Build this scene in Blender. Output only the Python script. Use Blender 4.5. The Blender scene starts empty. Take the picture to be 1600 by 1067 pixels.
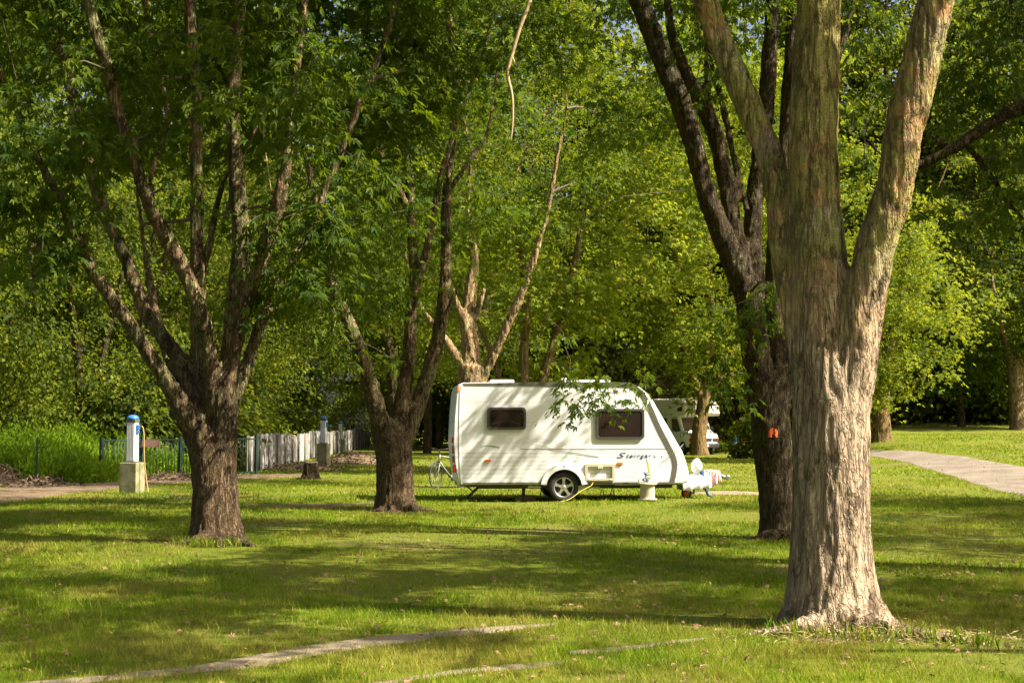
import bpy, math, random
import numpy as np
from mathutils import Vector, Matrix

R_ = math.radians
rng = np.random.default_rng(7)
random.seed(7)
scn = bpy.context.scene
COL = scn.collection

# ------------------------------------------------------------------ camera
CAM_H = 1.6
F = 2222.2
PITCH = math.atan(132.0 / F)
cam = bpy.data.cameras.new('camera')
cam.lens = 50.0
cam.sensor_width = 36.0
cam.clip_end = 2000.0
camo = bpy.data.objects.new('camera', cam)
COL.objects.link(camo)
camo.location = (0, 0, CAM_H)
camo.rotation_euler = (math.pi / 2 + PITCH, 0, 0)
scn.camera = camo


def P(px, py, D):
    """point seen at photo pixel (px,py) at ground distance D"""
    u = (px - 800.0) / F
    v = (533.5 - py) / F
    y = math.cos(PITCH) - v * math.sin(PITCH)
    z = math.sin(PITCH) + v * math.cos(PITCH)
    s = D / y
    return Vector((u * s, D, CAM_H + z * s))


# ------------------------------------------------------------------ noise + terrain
def _h(ix, iy, iz, seed):
    n = (ix * 374761393 + iy * 668265263 + iz * 2147483647 + seed * 974634777) & 0xffffffff
    n = ((n ^ (n >> 13)) * 1274126177) & 0xffffffff
    n = (n ^ (n >> 16)) & 0xffffffff
    return n / 4294967295.0


def vnoise(p, seed=0):
    """smooth value noise in 0..1; p is (N,3)"""
    p = np.asarray(p, dtype=np.float64)
    i = np.floor(p).astype(np.int64)
    f = p - i
    f = f * f * (3 - 2 * f)
    x, y, z = i[:, 0], i[:, 1], i[:, 2]
    r = 0
    for dx in (0, 1):
        for dy in (0, 1):
            for dz in (0, 1):
                w = (f[:, 0] if dx else 1 - f[:, 0]) * (f[:, 1] if dy else 1 - f[:, 1]) * (f[:, 2] if dz else 1 - f[:, 2])
                r = r + w * _h(x + dx, y + dy, z + dz, seed)
    return r


def fbm(p, octs=3, seed=0):
    p = np.asarray(p, dtype=np.float64)
    a, s, t = 0.5, 0.0, 0.0
    for k in range(octs):
        s = s + a * vnoise(p * (2 ** k) + 17.3 * k, seed + k)
        t += a
        a *= 0.5
    return s / t


def sstep(t):
    t = np.clip(t, 0, 1)
    return t * t * (3 - 2 * t)


def terrain(x, y):
    x = np.asarray(x, dtype=np.float64)
    y = np.asarray(y, dtype=np.float64)
    s = sstep((x - 11.0) / 8.0)
    yy = np.clip(y, 0, 130)
    z = (0.03 * np.maximum(0, yy - 35) + 0.0004 * np.maximum(0, yy - 70) ** 2) * s
    q = np.stack([x.ravel() * 0.45, y.ravel() * 0.45, np.zeros(x.size)], 1)
    z = z + ((fbm(q, 2, 5) - 0.5) * 0.06).reshape(x.shape)
    return z


def tz(x, y):
    return float(terrain(np.array([x]), np.array([y]))[0])


def G(px, py):
    """ground point under a photo pixel"""
    lo = None
    D = 6.0
    while D < 300:
        p = P(px, py, D)
        if p.z <= tz(p.x, p.y):
            break
        D *= 1.01
    for _ in range(5):
        p = P(px, py, D)
        D -= 0.2 * D * 0.01 if p.z < tz(p.x, p.y) else 0
    p = P(px, py, D)
    return Vector((p.x, p.y, tz(p.x, p.y)))


# ------------------------------------------------------------------ materials
def new_mat(name):
    m = bpy.data.materials.new(name)
    m.use_nodes = True
    nt = m.node_tree
    nt.nodes.clear()
    out = nt.nodes.new('ShaderNodeOutputMaterial')
    return m, nt, out


class NT:
    def __init__(self, nt):
        self.nt = nt

    def n(self, kind, **kw):
        nd = self.nt.nodes.new('ShaderNode' + kind)
        for k, v in kw.items():
            if k in nd.inputs:
                self.set(nd, k, v)
            else:
                setattr(nd, k, v)
        return nd

    def set(self, nd, k, v):
        if isinstance(v, bpy.types.NodeSocket):
            self.nt.links.new(v, nd.inputs[k])
        else:
            if isinstance(v, (tuple, list)) and len(v) == 3 and nd.inputs[k].type == 'RGBA':
                v = (*v, 1)
            nd.inputs[k].default_value = v

    def math(self, op, a, b=0.0, c=0.0):
        nd = self.nt.nodes.new('ShaderNodeMath')
        nd.operation = op
        self.set(nd, 0, a)
        self.set(nd, 1, b)
        self.set(nd, 2, c)
        return nd.outputs[0]

    def mix(self, f, a, b, mode='MIX'):
        nd = self.nt.nodes.new('ShaderNodeMix')
        nd.data_type = 'RGBA'
        nd.blend_type = mode
        for k, v in ((0, f), (6, a), (7, b)):
            if isinstance(v, bpy.types.NodeSocket):
                self.nt.links.new(v, nd.inputs[k])
            else:
                nd.inputs[k].default_value = (*v, 1) if isinstance(v, (tuple, list)) else v
        return nd.outputs[2]

    def ramp(self, f, stops):
        nd = self.nt.nodes.new('ShaderNodeValToRGB')
        el = nd.color_ramp.elements
        while len(el) < len(stops):
            el.new(0.5)
        for e, (pos, c) in zip(el, stops):
            e.position = pos
            e.color = (*c, 1) if isinstance(c, (tuple, list)) else (c, c, c, 1)
        self.nt.links.new(f, nd.inputs[0])
        return nd.outputs[0]

    def noise(self, vec, scale, detail=3, rough=0.55):
        nd = self.n('TexNoise', Scale=scale, Detail=detail, Roughness=rough)
        self.nt.links.new(vec, nd.inputs['Vector'])
        return nd.outputs['Fac']

    def scaled(self, vec, s):
        nd = self.nt.nodes.new('ShaderNodeMapping')
        self.nt.links.new(vec, nd.inputs['Vector'])
        nd.inputs['Scale'].default_value = s
        return nd.outputs[0]

    def link(self, a, b):
        self.nt.links.new(a, b)


def leaf_mat(name, dark, mid, light, trans=0.45, tcol=None, rough=0.45, spec=0.35):
    m, nt, out = new_mat(name)
    t = NT(nt)
    at = t.n('Attribute', attribute_name='rnd').outputs['Fac']
    geo = t.n('NewGeometry')
    nz = t.noise(geo.outputs['Position'], 0.5, 2)
    f = t.math('ADD', t.math('MULTIPLY', at, 0.7), t.math('MULTIPLY', nz, 0.45))
    c = t.ramp(f, [(0.25, dark), (0.58, mid), (0.92, light)])
    p = t.n('BsdfPrincipled', Roughness=rough)
    p.inputs['Specular IOR Level'].default_value = spec
    t.set(p, 'Base Color', c)
    tr = t.n('BsdfTranslucent')
    tc = t.mix(0.6, c, tcol if tcol else (0.28, 0.34, 0.02))
    t.set(tr, 'Color', tc)
    mx = t.n('MixShader')
    mx.inputs[0].default_value = trans
    t.link(p.outputs[0], mx.inputs[1])
    t.link(tr.outputs[0], mx.inputs[2])
    t.link(mx.outputs[0], out.inputs[0])
    return m


def bark_mat(name, base, dark, lichen, lich_amt=0.5, lich_z=(1.5, 3.5), fissure=0.5, orange=None, zs=0.13, sc=9.0, moss=0.5, soft=1.0, side=0.3):
    """furrowed bark: vertical cracks, dark algae blotches, pale lichen scabs above a height"""
    m, nt, out = new_mat(name)
    t = NT(nt)
    co = t.n('TexCoord').outputs['Object']
    geo = t.n('NewGeometry')

    def ridge(scale, det, wid):
        n = t.noise(t.scaled(co, (scale, scale, scale * zs)), 1.0, det, 0.6)
        a = t.math('ABSOLUTE', t.math('SUBTRACT', n, 0.5))
        return t.ramp(a, [(0.0, 0.0), (wid, 1.0)])
    c1 = ridge(sc, 4, .035)
    c2 = ridge(sc * 2.3, 4, .06)
    crack = t.math('MINIMUM', c1, t.math('ADD', t.math('MULTIPLY', c2, .7 * soft), 1 - .7 * soft))
    fine = t.noise(t.scaled(co, (sc * 5, sc * 5, sc * 1.6)), 1.0, 5, 0.7)
    big = t.noise(t.scaled(co, (2.0, 2.0, 1.1)), 1.0, 5, 0.65)
    c = t.mix(t.ramp(fine, [(0.32, 0.0), (0.68, 1.0)]), tuple((1 - .45 * soft) * k for k in base), tuple(min(1, (1 + .3 * soft) * k) for k in base))
    c = t.mix(t.ramp(big, [(0.35, 0.35), (0.62, 0.0)]), c, tuple(0.45 * k for k in base))
    # bark plates: each its own tone and height
    wv = t.n('VectorMath', operation='ADD')
    t.link(t.scaled(co, (sc * 2.2, sc * 2.2, sc * .26)), wv.inputs[0])
    wn_ = t.n('TexNoise', Scale=9.0, Detail=4.0); t.link(co, wn_.inputs['Vector'])
    wsc = t.n('VectorMath', operation='SCALE'); t.link(wn_.outputs['Color'], wsc.inputs[0]); wsc.inputs['Scale'].default_value = 1.6
    t.link(wsc.outputs[0], wv.inputs[1])
    vo = t.n('TexVoronoi', Scale=1.0); t.link(wv.outputs[0], vo.inputs['Vector'])
    ve = t.n('TexVoronoi', feature='DISTANCE_TO_EDGE', Scale=1.0); t.link(wv.outputs[0], ve.inputs['Vector'])
    vs_ = t.n('SeparateXYZ'); t.link(vo.outputs['Color'], vs_.inputs[0])
    plate = t.ramp(ve.outputs['Distance'], [(0.0, 0.0), (0.09, 1.0)])
    c = t.mix(t.math('MULTIPLY', vs_.outputs['X'], .45 * soft), c, tuple(0.5 * k for k in base))
    c = t.mix(t.math('MULTIPLY', t.math('SUBTRACT', 1.0, plate), .4 * soft), c, dark)
    if orange:
        sp0 = t.n('SeparateXYZ'); t.link(geo.outputs['Position'], sp0.inputs[0])
        hi = t.n('MapRange'); t.link(sp0.outputs['Z'], hi.inputs['Value'])
        hi.inputs['From Min'].default_value = 2.0; hi.inputs['From Max'].default_value = 3.2
        c = t.mix(t.math('MULTIPLY', hi.outputs[0], t.ramp(t.noise(co, 1.6, 4), [(0.36, 0.0), (0.50, 0.85)])), c, orange)
    # lichen
    sep = t.n('SeparateXYZ')
    t.link(geo.outputs['Position'], sep.inputs[0])
    hz = t.n('MapRange')
    t.link(sep.outputs['Z'], hz.inputs['Value'])
    hz.inputs['From Min'].default_value = lich_z[0]
    hz.inputs['From Max'].default_value = lich_z[1]
    ln = t.noise(co, 9.0, 7, 0.78)
    ln2 = t.noise(co, 1.9, 3, 0.6)
    lsum = t.math('ADD', t.math('MULTIPLY', ln, 0.65), t.math('MULTIPLY', ln2, 0.5))
    k0 = 0.665 - 0.10 * lich_amt
    lm = t.ramp(lsum, [(k0, 0.0), (k0 + 0.03, 1.0)])
    lm = t.math('MULTIPLY', lm, hz.outputs[0])
    lc = t.mix(t.ramp(t.noise(co, 60.0, 3), [(.35, 0.0), (.65, 1.0)]), tuple(0.6 * k for k in lichen), tuple(1.15 * k for k in lichen))
    c = t.mix(t.math('MULTIPLY', lm, 0.8), c, lc)
    # dark algae / moss blotches break over everything
    mp = t.noise(t.scaled(co, (5.5, 5.5, 2.6)), 1.0, 7, 0.75)
    mk = 0.61 - 0.10 * moss
    mp = t.ramp(mp, [(mk, 0.0), (mk + 0.05, 1.0)])
    c = t.mix(t.math('MULTIPLY', mp, 0.8), c, dark)
    # shade painted into the bark: olive tint on the side turned from the sun
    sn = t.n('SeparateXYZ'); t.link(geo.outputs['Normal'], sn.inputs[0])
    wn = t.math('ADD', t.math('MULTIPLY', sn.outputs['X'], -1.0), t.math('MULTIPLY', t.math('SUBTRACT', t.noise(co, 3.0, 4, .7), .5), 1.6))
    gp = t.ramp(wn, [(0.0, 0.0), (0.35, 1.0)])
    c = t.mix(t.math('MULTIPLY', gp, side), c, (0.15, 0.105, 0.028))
    cf = t.math('MULTIPLY', t.math('SUBTRACT', 1.0, crack), fissure)
    c = t.mix(cf, c, dark)
    p = t.n('BsdfPrincipled', Roughness=0.92)
    p.inputs['Specular IOR Level'].default_value = 0.15
    t.set(p, 'Base Color', c)
    hgt = t.math('ADD', t.math('MULTIPLY', crack, fissure), t.math('ADD', t.math('MULTIPLY', fine, 0.6), t.math('ADD', t.math('MULTIPLY', plate, .4 * soft), t.math('MULTIPLY', vs_.outputs['Y'], .35))))
    b = t.n('Bump', Strength=1.0, Distance=0.035)
    t.link(hgt, b.inputs['Height'])
    t.link(b.outputs[0], p.inputs['Normal'])
    t.link(p.outputs[0], out.inputs[0])
    return m


def plain(name, col, rough=0.5, metal=0.0, vary=0.12, scale=8.0, spec=0.5, bump=0.0, coat=0.0, col2=None):
    m, nt, out = new_mat(name)
    t = NT(nt)
    co = t.n('TexCoord').outputs['Object']
    nz = t.noise(co, scale, 5, 0.6)
    c2 = col2 if col2 else tuple(k * (1 - vary * 2) for k in col)
    c = t.mix(t.ramp(nz, [(0.35, 0.0), (0.7, 1.0)]), col, c2)
    p = t.n('BsdfPrincipled', Roughness=rough, Metallic=metal)
    p.inputs['Specular IOR Level'].default_value = spec
    p.inputs['Coat Weight'].default_value = coat
    t.set(p, 'Base Color', c)
    if bump:
        b = t.n('Bump', Strength=bump, Distance=0.02)
        t.link(nz, b.inputs['Height'])
        t.link(b.outputs[0], p.inputs['Normal'])
    t.link(p.outputs[0], out.inputs[0])
    return m


M = {}
M['leaf_maple'] = leaf_mat('maple leaves', (0.017, 0.040, 0.005), (0.040, 0.076, 0.007), (0.125, 0.165, 0.012), trans=.45, tcol=(0.22, 0.30, 0.006), rough=.6, spec=.14)
M['leaf_bright'] = leaf_mat('bright maple leaves', (0.045, 0.085, 0.006), (0.105, 0.155, 0.010), (0.29, 0.315, 0.022), trans=0.47, tcol=(0.38, 0.41, 0.014), rough=.6, spec=.14)
M['leaf_wood'] = leaf_mat('woodland leaves', (0.013, 0.029, 0.005), (0.038, 0.060, 0.008), (0.20, 0.225, 0.022), trans=0.48, tcol=(0.30, 0.36, 0.012), rough=.65, spec=.10)
M['leaf_dark'] = leaf_mat('dark leaves', (0.014, 0.038, 0.005), (0.028, 0.066, 0.007), (0.07, 0.12, 0.01), trans=0.4, rough=.6, spec=.12)
M['leaf_brush'] = leaf_mat('dry brush', (0.07, 0.07, 0.015), (0.15, 0.14, 0.03), (0.27, 0.23, 0.06), trans=0.4, tcol=(0.3, 0.26, 0.03), rough=.7, spec=.1)
M['weed'] = leaf_mat('weeds', (0.06, 0.13, 0.007), (0.12, 0.21, 0.010), (0.22, 0.30, 0.015), trans=0.5, tcol=(0.3, 0.42, 0.01), rough=.6, spec=.12)
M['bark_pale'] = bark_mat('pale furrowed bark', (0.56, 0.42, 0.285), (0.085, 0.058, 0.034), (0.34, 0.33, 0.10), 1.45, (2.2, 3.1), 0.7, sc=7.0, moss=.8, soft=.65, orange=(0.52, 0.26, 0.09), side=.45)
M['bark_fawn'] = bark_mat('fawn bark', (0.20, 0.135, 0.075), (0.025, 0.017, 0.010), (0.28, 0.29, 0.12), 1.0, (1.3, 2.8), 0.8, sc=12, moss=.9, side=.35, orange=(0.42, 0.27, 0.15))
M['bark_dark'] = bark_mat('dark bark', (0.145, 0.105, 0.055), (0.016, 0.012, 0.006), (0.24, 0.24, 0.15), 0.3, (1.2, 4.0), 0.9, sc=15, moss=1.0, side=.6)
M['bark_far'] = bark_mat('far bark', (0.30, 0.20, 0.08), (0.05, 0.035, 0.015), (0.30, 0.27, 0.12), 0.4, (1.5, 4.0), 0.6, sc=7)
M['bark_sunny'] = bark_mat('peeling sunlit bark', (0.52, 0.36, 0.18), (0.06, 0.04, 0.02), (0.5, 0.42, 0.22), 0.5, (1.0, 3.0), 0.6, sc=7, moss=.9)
M['twig'] = plain('twig bark', (0.10, 0.075, 0.05), 0.9, vary=0.25, scale=20)
M['twig_pale'] = plain('pale peeled wood', (0.42, 0.30, 0.15), 0.7, vary=0.2, scale=20)


def grass_mat():
    m, nt, out = new_mat('grass blades')
    t = NT(nt)
    at = t.n('Attribute', attribute_name='rnd').outputs['Fac']
    dr = t.n('Attribute', attribute_name='dry').outputs['Fac']
    c = t.ramp(at, [(0.15, (0.045, 0.10, 0.003)), (0.45, (0.105, 0.20, 0.004)), (0.72, (0.20, 0.29, 0.006)), (1.0, (0.33, 0.30, 0.05))])
    c = t.mix(dr, c, (0.30, 0.23, 0.06))
    p = t.n('BsdfPrincipled', Roughness=0.6)
    p.inputs['Specular IOR Level'].default_value = 0.12
    t.set(p, 'Base Color', c)
    tr = t.n('BsdfTranslucent')
    t.set(tr, 'Color', t.mix(0.5, c, (0.30, 0.33, 0.008)))
    mx = t.n('MixShader')
    mx.inputs[0].default_value = 0.4
    t.link(p.outputs[0], mx.inputs[1])
    t.link(tr.outputs[0], mx.inputs[2])
    t.link(mx.outputs[0], out.inputs[0])
    return m


def ground_mat():
    m, nt, out = new_mat('turf ground')
    t = NT(nt)
    geo = t.n('NewGeometry').outputs['Position']
    n1 = t.noise(geo, 0.35, 4, 0.6)
    n2 = t.noise(geo, 6.0, 5, 0.7)
    n3 = t.noise(geo, 60.0, 3, 0.7)
    g = t.mix(n2, (0.05, 0.08, 0.008), (0.15, 0.16, 0.015))
    g = t.mix(t.ramp(n3, [(0.4, 0.0), (0.7, 1.0)]), g, (0.13, 0.15, 0.014))
    patch = t.ramp(t.math('ADD', t.math('MULTIPLY', n1, 0.6), t.math('MULTIPLY', n2, 0.4)), [(0.52, 0.0), (0.66, 1.0)])
    c = t.mix(t.math('MULTIPLY', patch, 0.7), g, (0.17, 0.125, 0.065))
    p = t.n('BsdfPrincipled', Roughness=0.95)
    p.inputs['Specular IOR Level'].default_value = 0.1
    t.set(p, 'Base Color', c)
    b = t.n('Bump', Strength=0.7, Distance=0.03)
    t.link(t.math('ADD', n3, n2), b.inputs['Height'])
    t.link(b.outputs[0], p.inputs['Normal'])
    t.link(p.outputs[0], out.inputs[0])
    return m


def earth_mat(name, a, b_, scale=1.0, pale=None):
    m, nt, out = new_mat(name)
    t = NT(nt)
    geo = t.n('NewGeometry').outputs['Position']
    n1 = t.noise(geo, 1.5 * scale, 5, 0.65)
    n2 = t.noise(geo, 45.0 * scale, 4, 0.75)
    c = t.mix(t.ramp(n1, [(0.35, 0.0), (0.65, 1.0)]), a, b_)
    c = t.mix(t.math('MULTIPLY', t.ramp(n2, [(0.45, 0.0), (0.7, 1.0)]), 0.6), c, pale if pale else tuple(0.5 * k for k in a))
    p = t.n('BsdfPrincipled', Roughness=0.95)
    p.inputs['Specular IOR Level'].default_value = 0.1
    t.set(p, 'Base Color', c)
    b = t.n('Bump', Strength=0.8, Distance=0.02)
    t.link(n2, b.inputs['Height'])
    t.link(b.outputs[0], p.inputs['Normal'])
    t.link(p.outputs[0], out.inputs[0])
    return m


M['grass'] = grass_mat()
M['ground'] = ground_mat()
M['sand'] = earth_mat('sandy earth', (0.30, 0.245, 0.165), (0.20, 0.155, 0.10), 1.4)
M['road'] = earth_mat('gravel road', (0.24, 0.20, 0.16), (0.15, 0.125, 0.095), 0.6, (0.09, 0.075, 0.05))
M['dirt'] = earth_mat('brown dirt', (0.16, 0.11, 0.065), (0.10, 0.07, 0.04), 0.8, (0.26, 0.20, 0.13))

# ------------------------------------------------------------------ mesh helpers
def tag(o, label=None, cat=None, group=None, kind=None):
    if label:
        o['label'] = label
    if cat:
        o['category'] = cat
    if group:
        o['group'] = group
    if kind:
        o['kind'] = kind
    return o


def empty(name, loc=(0, 0, 0), rz=0.0):
    o = bpy.data.objects.new(name, None)
    COL.objects.link(o)
    o.location = loc
    o.rotation_euler = (0, 0, rz)
    o.empty_display_size = 0.2
    return o


def np_mesh(name, V, Fs, mats, mi=None, attrs=None, smooth=False):
    me = bpy.data.meshes.new(name)
    V = np.ascontiguousarray(V, dtype=np.float32)
    Fs = np.ascontiguousarray(Fs, dtype=np.int32)
    n, k = Fs.shape
    me.vertices.add(len(V))
    me.vertices.foreach_set('co', V.ravel())
    me.loops.add(n * k)
    me.loops.foreach_set('vertex_index', Fs.ravel())
    me.polygons.add(n)
    me.polygons.foreach_set('loop_start', np.arange(0, n * k, k, dtype=np.int32))
    try:
        me.polygons.foreach_set('loop_total', np.full(n, k, dtype=np.int32))
    except Exception:
        pass
    for m in mats:
        me.materials.append(m)
    if mi is not None:
        me.polygons.foreach_set('material_index', np.asarray(mi, dtype=np.int32))
    me.update(calc_edges=True)
    if attrs:
        for an, av in attrs.items():
            a = me.attributes.new(an, 'FLOAT', 'FACE')
            a.data.foreach_set('value', np.ascontiguousarray(av, dtype=np.float32))
    me.polygons.foreach_set('use_smooth', np.full(n, bool(smooth)))
    return me


def link(name, me, parent=None, loc=None):
    o = bpy.data.objects.new(name, me)
    COL.objects.link(o)
    if parent is not None:
        o.parent = parent
    if loc is not None:
        o.location = loc
    return o


def copy_tree(o, parent=None):
    c = o.copy()
    COL.objects.link(c)
    c.parent = parent
    for ch in list(o.children):
        copy_tree(ch, c)
    return c


class MB:
    """collects polygons with plain python lists; builds ONE mesh object"""

    def __init__(self):
        self.v, self.f, self.sm = [], [], []

    def add(self, vs, fs, smooth=False):
        b = len(self.v)
        self.v += [tuple(p) for p in vs]
        self.f += [tuple(i + b for i in f) for f in fs]
        self.sm += [smooth] * len(fs)
        return self

    def box(self, c, s, bev=0.0, rot=None):
        x, y, z = (k / 2 for k in s)
        if bev <= 0:
            vs = [(i * x, j * y, k * z) for i in (-1, 1) for j in (-1, 1) for k in (-1, 1)]
            fs = [(0, 1, 3, 2), (4, 6, 7, 5), (0, 4, 5, 1), (2, 3, 7, 6), (0, 2, 6, 4), (1, 5, 7, 3)]
        else:
            b = min(bev, x * .95, y * .95, z * .95)
            import bmesh
            bm = bmesh.new()
            bmesh.ops.create_cube(bm, size=1)
            for v in bm.verts:
                v.co = Vector((v.co.x * 2 * x, v.co.y * 2 * y, v.co.z * 2 * z))
            bmesh.ops.bevel(bm, geom=list(bm.edges), offset=b, segments=2, profile=0.6, affect='EDGES')
            bm.verts.index_update()
            vs = [tuple(v.co) for v in bm.verts]
            fs = [tuple(v.index for v in f.verts) for f in bm.faces]
            bm.free()
        if rot is not None:
            vs = [tuple(rot @ Vector(p)) for p in vs]
        vs = [(p[0] + c[0], p[1] + c[1], p[2] + c[2]) for p in vs]
        return self.add(vs, fs)

    def tube(self, pts, rad, n=8, cap=True, smooth=True):
        pts = [Vector(p) for p in pts]
        if not isinstance(rad, (list, tuple)):
            rad = [rad] * len(pts)
        vs = []
        up = None
        for i, p in enumerate(pts):
            a = pts[max(0, i - 1)]
            b = pts[min(len(pts) - 1, i + 1)]
            d = (b - a)
            if d.length < 1e-9:
                d = Vector((0, 0, 1))
            d.normalize()
            if up is None:
                up = Vector((1, 0, 0)) if abs(d.x) < 0.8 else Vector((0, 1, 0))
            u = (up - d * up.dot(d)).normalized()
            w = d.cross(u)
            up = u
            for k in range(n):
                a_ = 2 * math.pi * k / n
                vs.append(p + (u * math.cos(a_) + w * math.sin(a_)) * rad[i])
        fs = []
        for i in range(len(pts) - 1):
            for k in range(n):
                k2 = (k + 1) % n
                fs.append((i * n + k, i * n + k2, (i + 1) * n + k2, (i + 1) * n + k))
        if cap:
            fs.append(tuple(range(n - 1, -1, -1)))
            fs.append(tuple((len(pts) - 1) * n + k for k in range(n)))
        return self.add(vs, fs, smooth)

    def lathe(self, prof, axis='z', n=32, c=(0, 0, 0), closed=False, smooth=True):
        """prof: list of (r, h)"""
        vs = []
        for r, h in prof:
            for k in range(n):
                a = 2 * math.pi * k / n
                x, y = r * math.cos(a), r * math.sin(a)
                if axis == 'z':
                    p = (x, y, h)
                elif axis == 'y':
                    p = (x, h, y)
                else:
                    p = (h, x, y)
                vs.append((p[0] + c[0], p[1] + c[1], p[2] + c[2]))
        fs = []
        m = len(prof)
        for i in range(m if closed else m - 1):
            j = (i + 1) % m
            for k in range(n):
                k2 = (k + 1) % n
                fs.append((i * n + k, i * n + k2, j * n + k2, j * n + k))
        return self.add(vs, fs, smooth)

    def prism(self, poly, y0, y1, bev=0.0):
        """poly: (x,z) outline extruded from y0 to y1; bev insets the two end faces"""
        n = len(poly)
        if bev > 0:
            ins = inset(poly, bev)
            rings = [(ins, y0), (poly, y0 + bev * (1 if y1 > y0 else -1)), (poly, y1 - bev * (1 if y1 > y0 else -1)), (ins, y1)]
        else:
            rings = [(poly, y0), (poly, y1)]
        vs = [(x, y, z) for pl, y in rings for x, z in pl]
        fs = []
        for r in range(len(rings) - 1):
            for k in range(n):
                k2 = (k + 1) % n
                fs.append((r * n + k, r * n + k2, (r + 1) * n + k2, (r + 1) * n + k))
        fs.append(tuple(range(n)))
        fs.append(tuple((len(rings) - 1) * n + k for k in range(n - 1, -1, -1)))
        return self.add(vs, fs)

    def ring(self, outer, inner, y0, y1):
        """closed frame between two outlines with the same number of points"""
        n = len(outer)
        vs = [(x, y, z) for y in (y0, y1) for pl in (outer, inner) for x, z in pl]
        fs = []
        for k in range(n):
            k2 = (k + 1) % n
            fs.append((k, k2, n + k2, n + k))
            fs.append((2 * n + k, 3 * n + k, 3 * n + k2, 2 * n + k2))
            fs.append((k, 2 * n + k, 2 * n + k2, k2))
            fs.append((n + k, n + k2, 3 * n + k2, 3 * n + k))
        return self.add(vs, fs)

    def build(self, name, mat, parent=None, loc=None, xf=None):
        me = bpy.data.meshes.new(name)
        v = self.v if xf is None else [tuple(xf @ Vector(p)) for p in self.v]
        me.from_pydata(v, [], self.f)
        for m in (mat if isinstance(mat, (list, tuple)) else [mat]):
            me.materials.append(m)
        me.polygons.foreach_set('use_smooth', self.sm)
        me.update()
        import bmesh
        bm = bmesh.new()
        bm.from_mesh(me)
        bmesh.ops.recalc_face_normals(bm, faces=bm.faces)
        bm.to_mesh(me)
        bm.free()
        return link(name, me, parent, loc)


def inset(poly, d):
    n = len(poly)
    area = sum(poly[i][0] * poly[(i + 1) % n][1] - poly[(i + 1) % n][0] * poly[i][1] for i in range(n))
    sgn = 1 if area > 0 else -1
    out = []
    for i in range(n):
        p0, p1, p2 = poly[i - 1], poly[i], poly[(i + 1) % n]
        def nrm(a, b):
            dx, dz = b[0] - a[0], b[1] - a[1]
            l = math.hypot(dx, dz) or 1
            return (-dz / l * sgn, dx / l * sgn)
        n1, n2 = nrm(p0, p1), nrm(p1, p2)
        bx, bz = n1[0] + n2[0], n1[1] + n2[1]
        l = bx * bx + bz * bz
        k = 2 / l if l > 0.3 else 2 / 0.3
        out.append((p1[0] + bx * k * d, p1[1] + bz * k * d))
    return out


def rrect(x0, x1, z0, z1, r, n=5, skew=0.0):
    pts = []
    for cx, cz, a0 in ((x1 - r, z1 - r, 0), (x0 + r, z1 - r, 90), (x0 + r, z0 + r, 180), (x1 - r, z0 + r, 270)):
        for k in range(n + 1):
            a = R_(a0 + 90 * k / n)
            pts.append((cx + r * math.cos(a), cz + r * math.sin(a)))
    return pts


# ------------------------------------------------------------------ leaves
def lobes(kind):
    T = []
    if kind == 'maple':
        spec = ((-72, .5, .13), (-36, .9, .135), (0, 1.1, .145), (36, .9, .135), (72, .5, .13))
    elif kind == 'trefoil':
        spec = ((-50, .8, .2), (0, 1.0, .22), (50, .8, .2))
    elif kind == 'blade':
        spec = ((0, 1.0, .045),)
    elif kind == 'lance':
        spec = ((0, 1.0, .17),)
    else:
        spec = ((0, 1.0, .38),)
    for a, L, w in spec:
        a = R_(a)
        d = (math.sin(a), math.cos(a))
        n = (d[1], -d[0])
        T.append([(0, 0, 0),
                  (d[0] * L * .5 + n[0] * w, d[1] * L * .5 + n[1] * w, .03),
                  (d[0] * L, d[1] * L, -.16 * L),
                  (d[0] * L * .5 - n[0] * w, d[1] * L * .5 - n[1] * w, .03)])
    return np.array(T)  # (k,4,3)


def leaf_geo(C, T, N, S, kind):
    T = T / (np.linalg.norm(T, axis=1, keepdims=True) + 1e-9)
    B = np.cross(N, T)
    B /= (np.linalg.norm(B, axis=1, keepdims=True) + 1e-9)
    N = np.cross(T, B)
    L = lobes(kind).reshape(-1, 3)
    V = (C[:, None, :] + S[:, None, None] * (L[None, :, 0:1] * B[:, None, :] + L[None, :, 1:2] * T[:, None, :] + L[None, :, 2:3] * N[:, None, :]))
    k = L.shape[0] // 4
    V = V.reshape(-1, 3)
    Fs = np.arange(len(V)).reshape(-1, 4)
    return V, Fs, k


def spray_leaves(cc, nper, size, spread, r, droop=0.5, flat=0.35, outv=None):
    """leaves of clusters centred on cc (n,3)"""
    n = len(cc)
    idx = np.repeat(np.arange(n), nper)
    m = len(idx)
    cs = spread * (0.7 + 0.6 * r.random(n))[idx]
    d = r.normal(size=(m, 3)) * 0.5
    d[:, 2] *= flat
    rh = np.hypot(d[:, 0], d[:, 1])
    off = d * cs[:, None]
    off[:, 2] -= droop * rh ** 2 * cs
    C = cc[idx] + off
    T = np.stack([d[:, 0], d[:, 1], -0.35 - droop * rh], 1) + r.normal(size=(m, 3)) * 0.35
    if outv is not None:
        T += outv[idx] * 0.4
    N = np.stack([d[:, 0] * .5, d[:, 1] * .5, np.full(m, 0.8)], 1) + r.normal(size=(m, 3)) * 0.4
    S = size * (0.6 + 0.7 * r.random(m))
    crnd = r.random(n)[idx]
    rnd = 0.55 * crnd + 0.45 * r.random(m)
    return C, T, N, S, rnd


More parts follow.
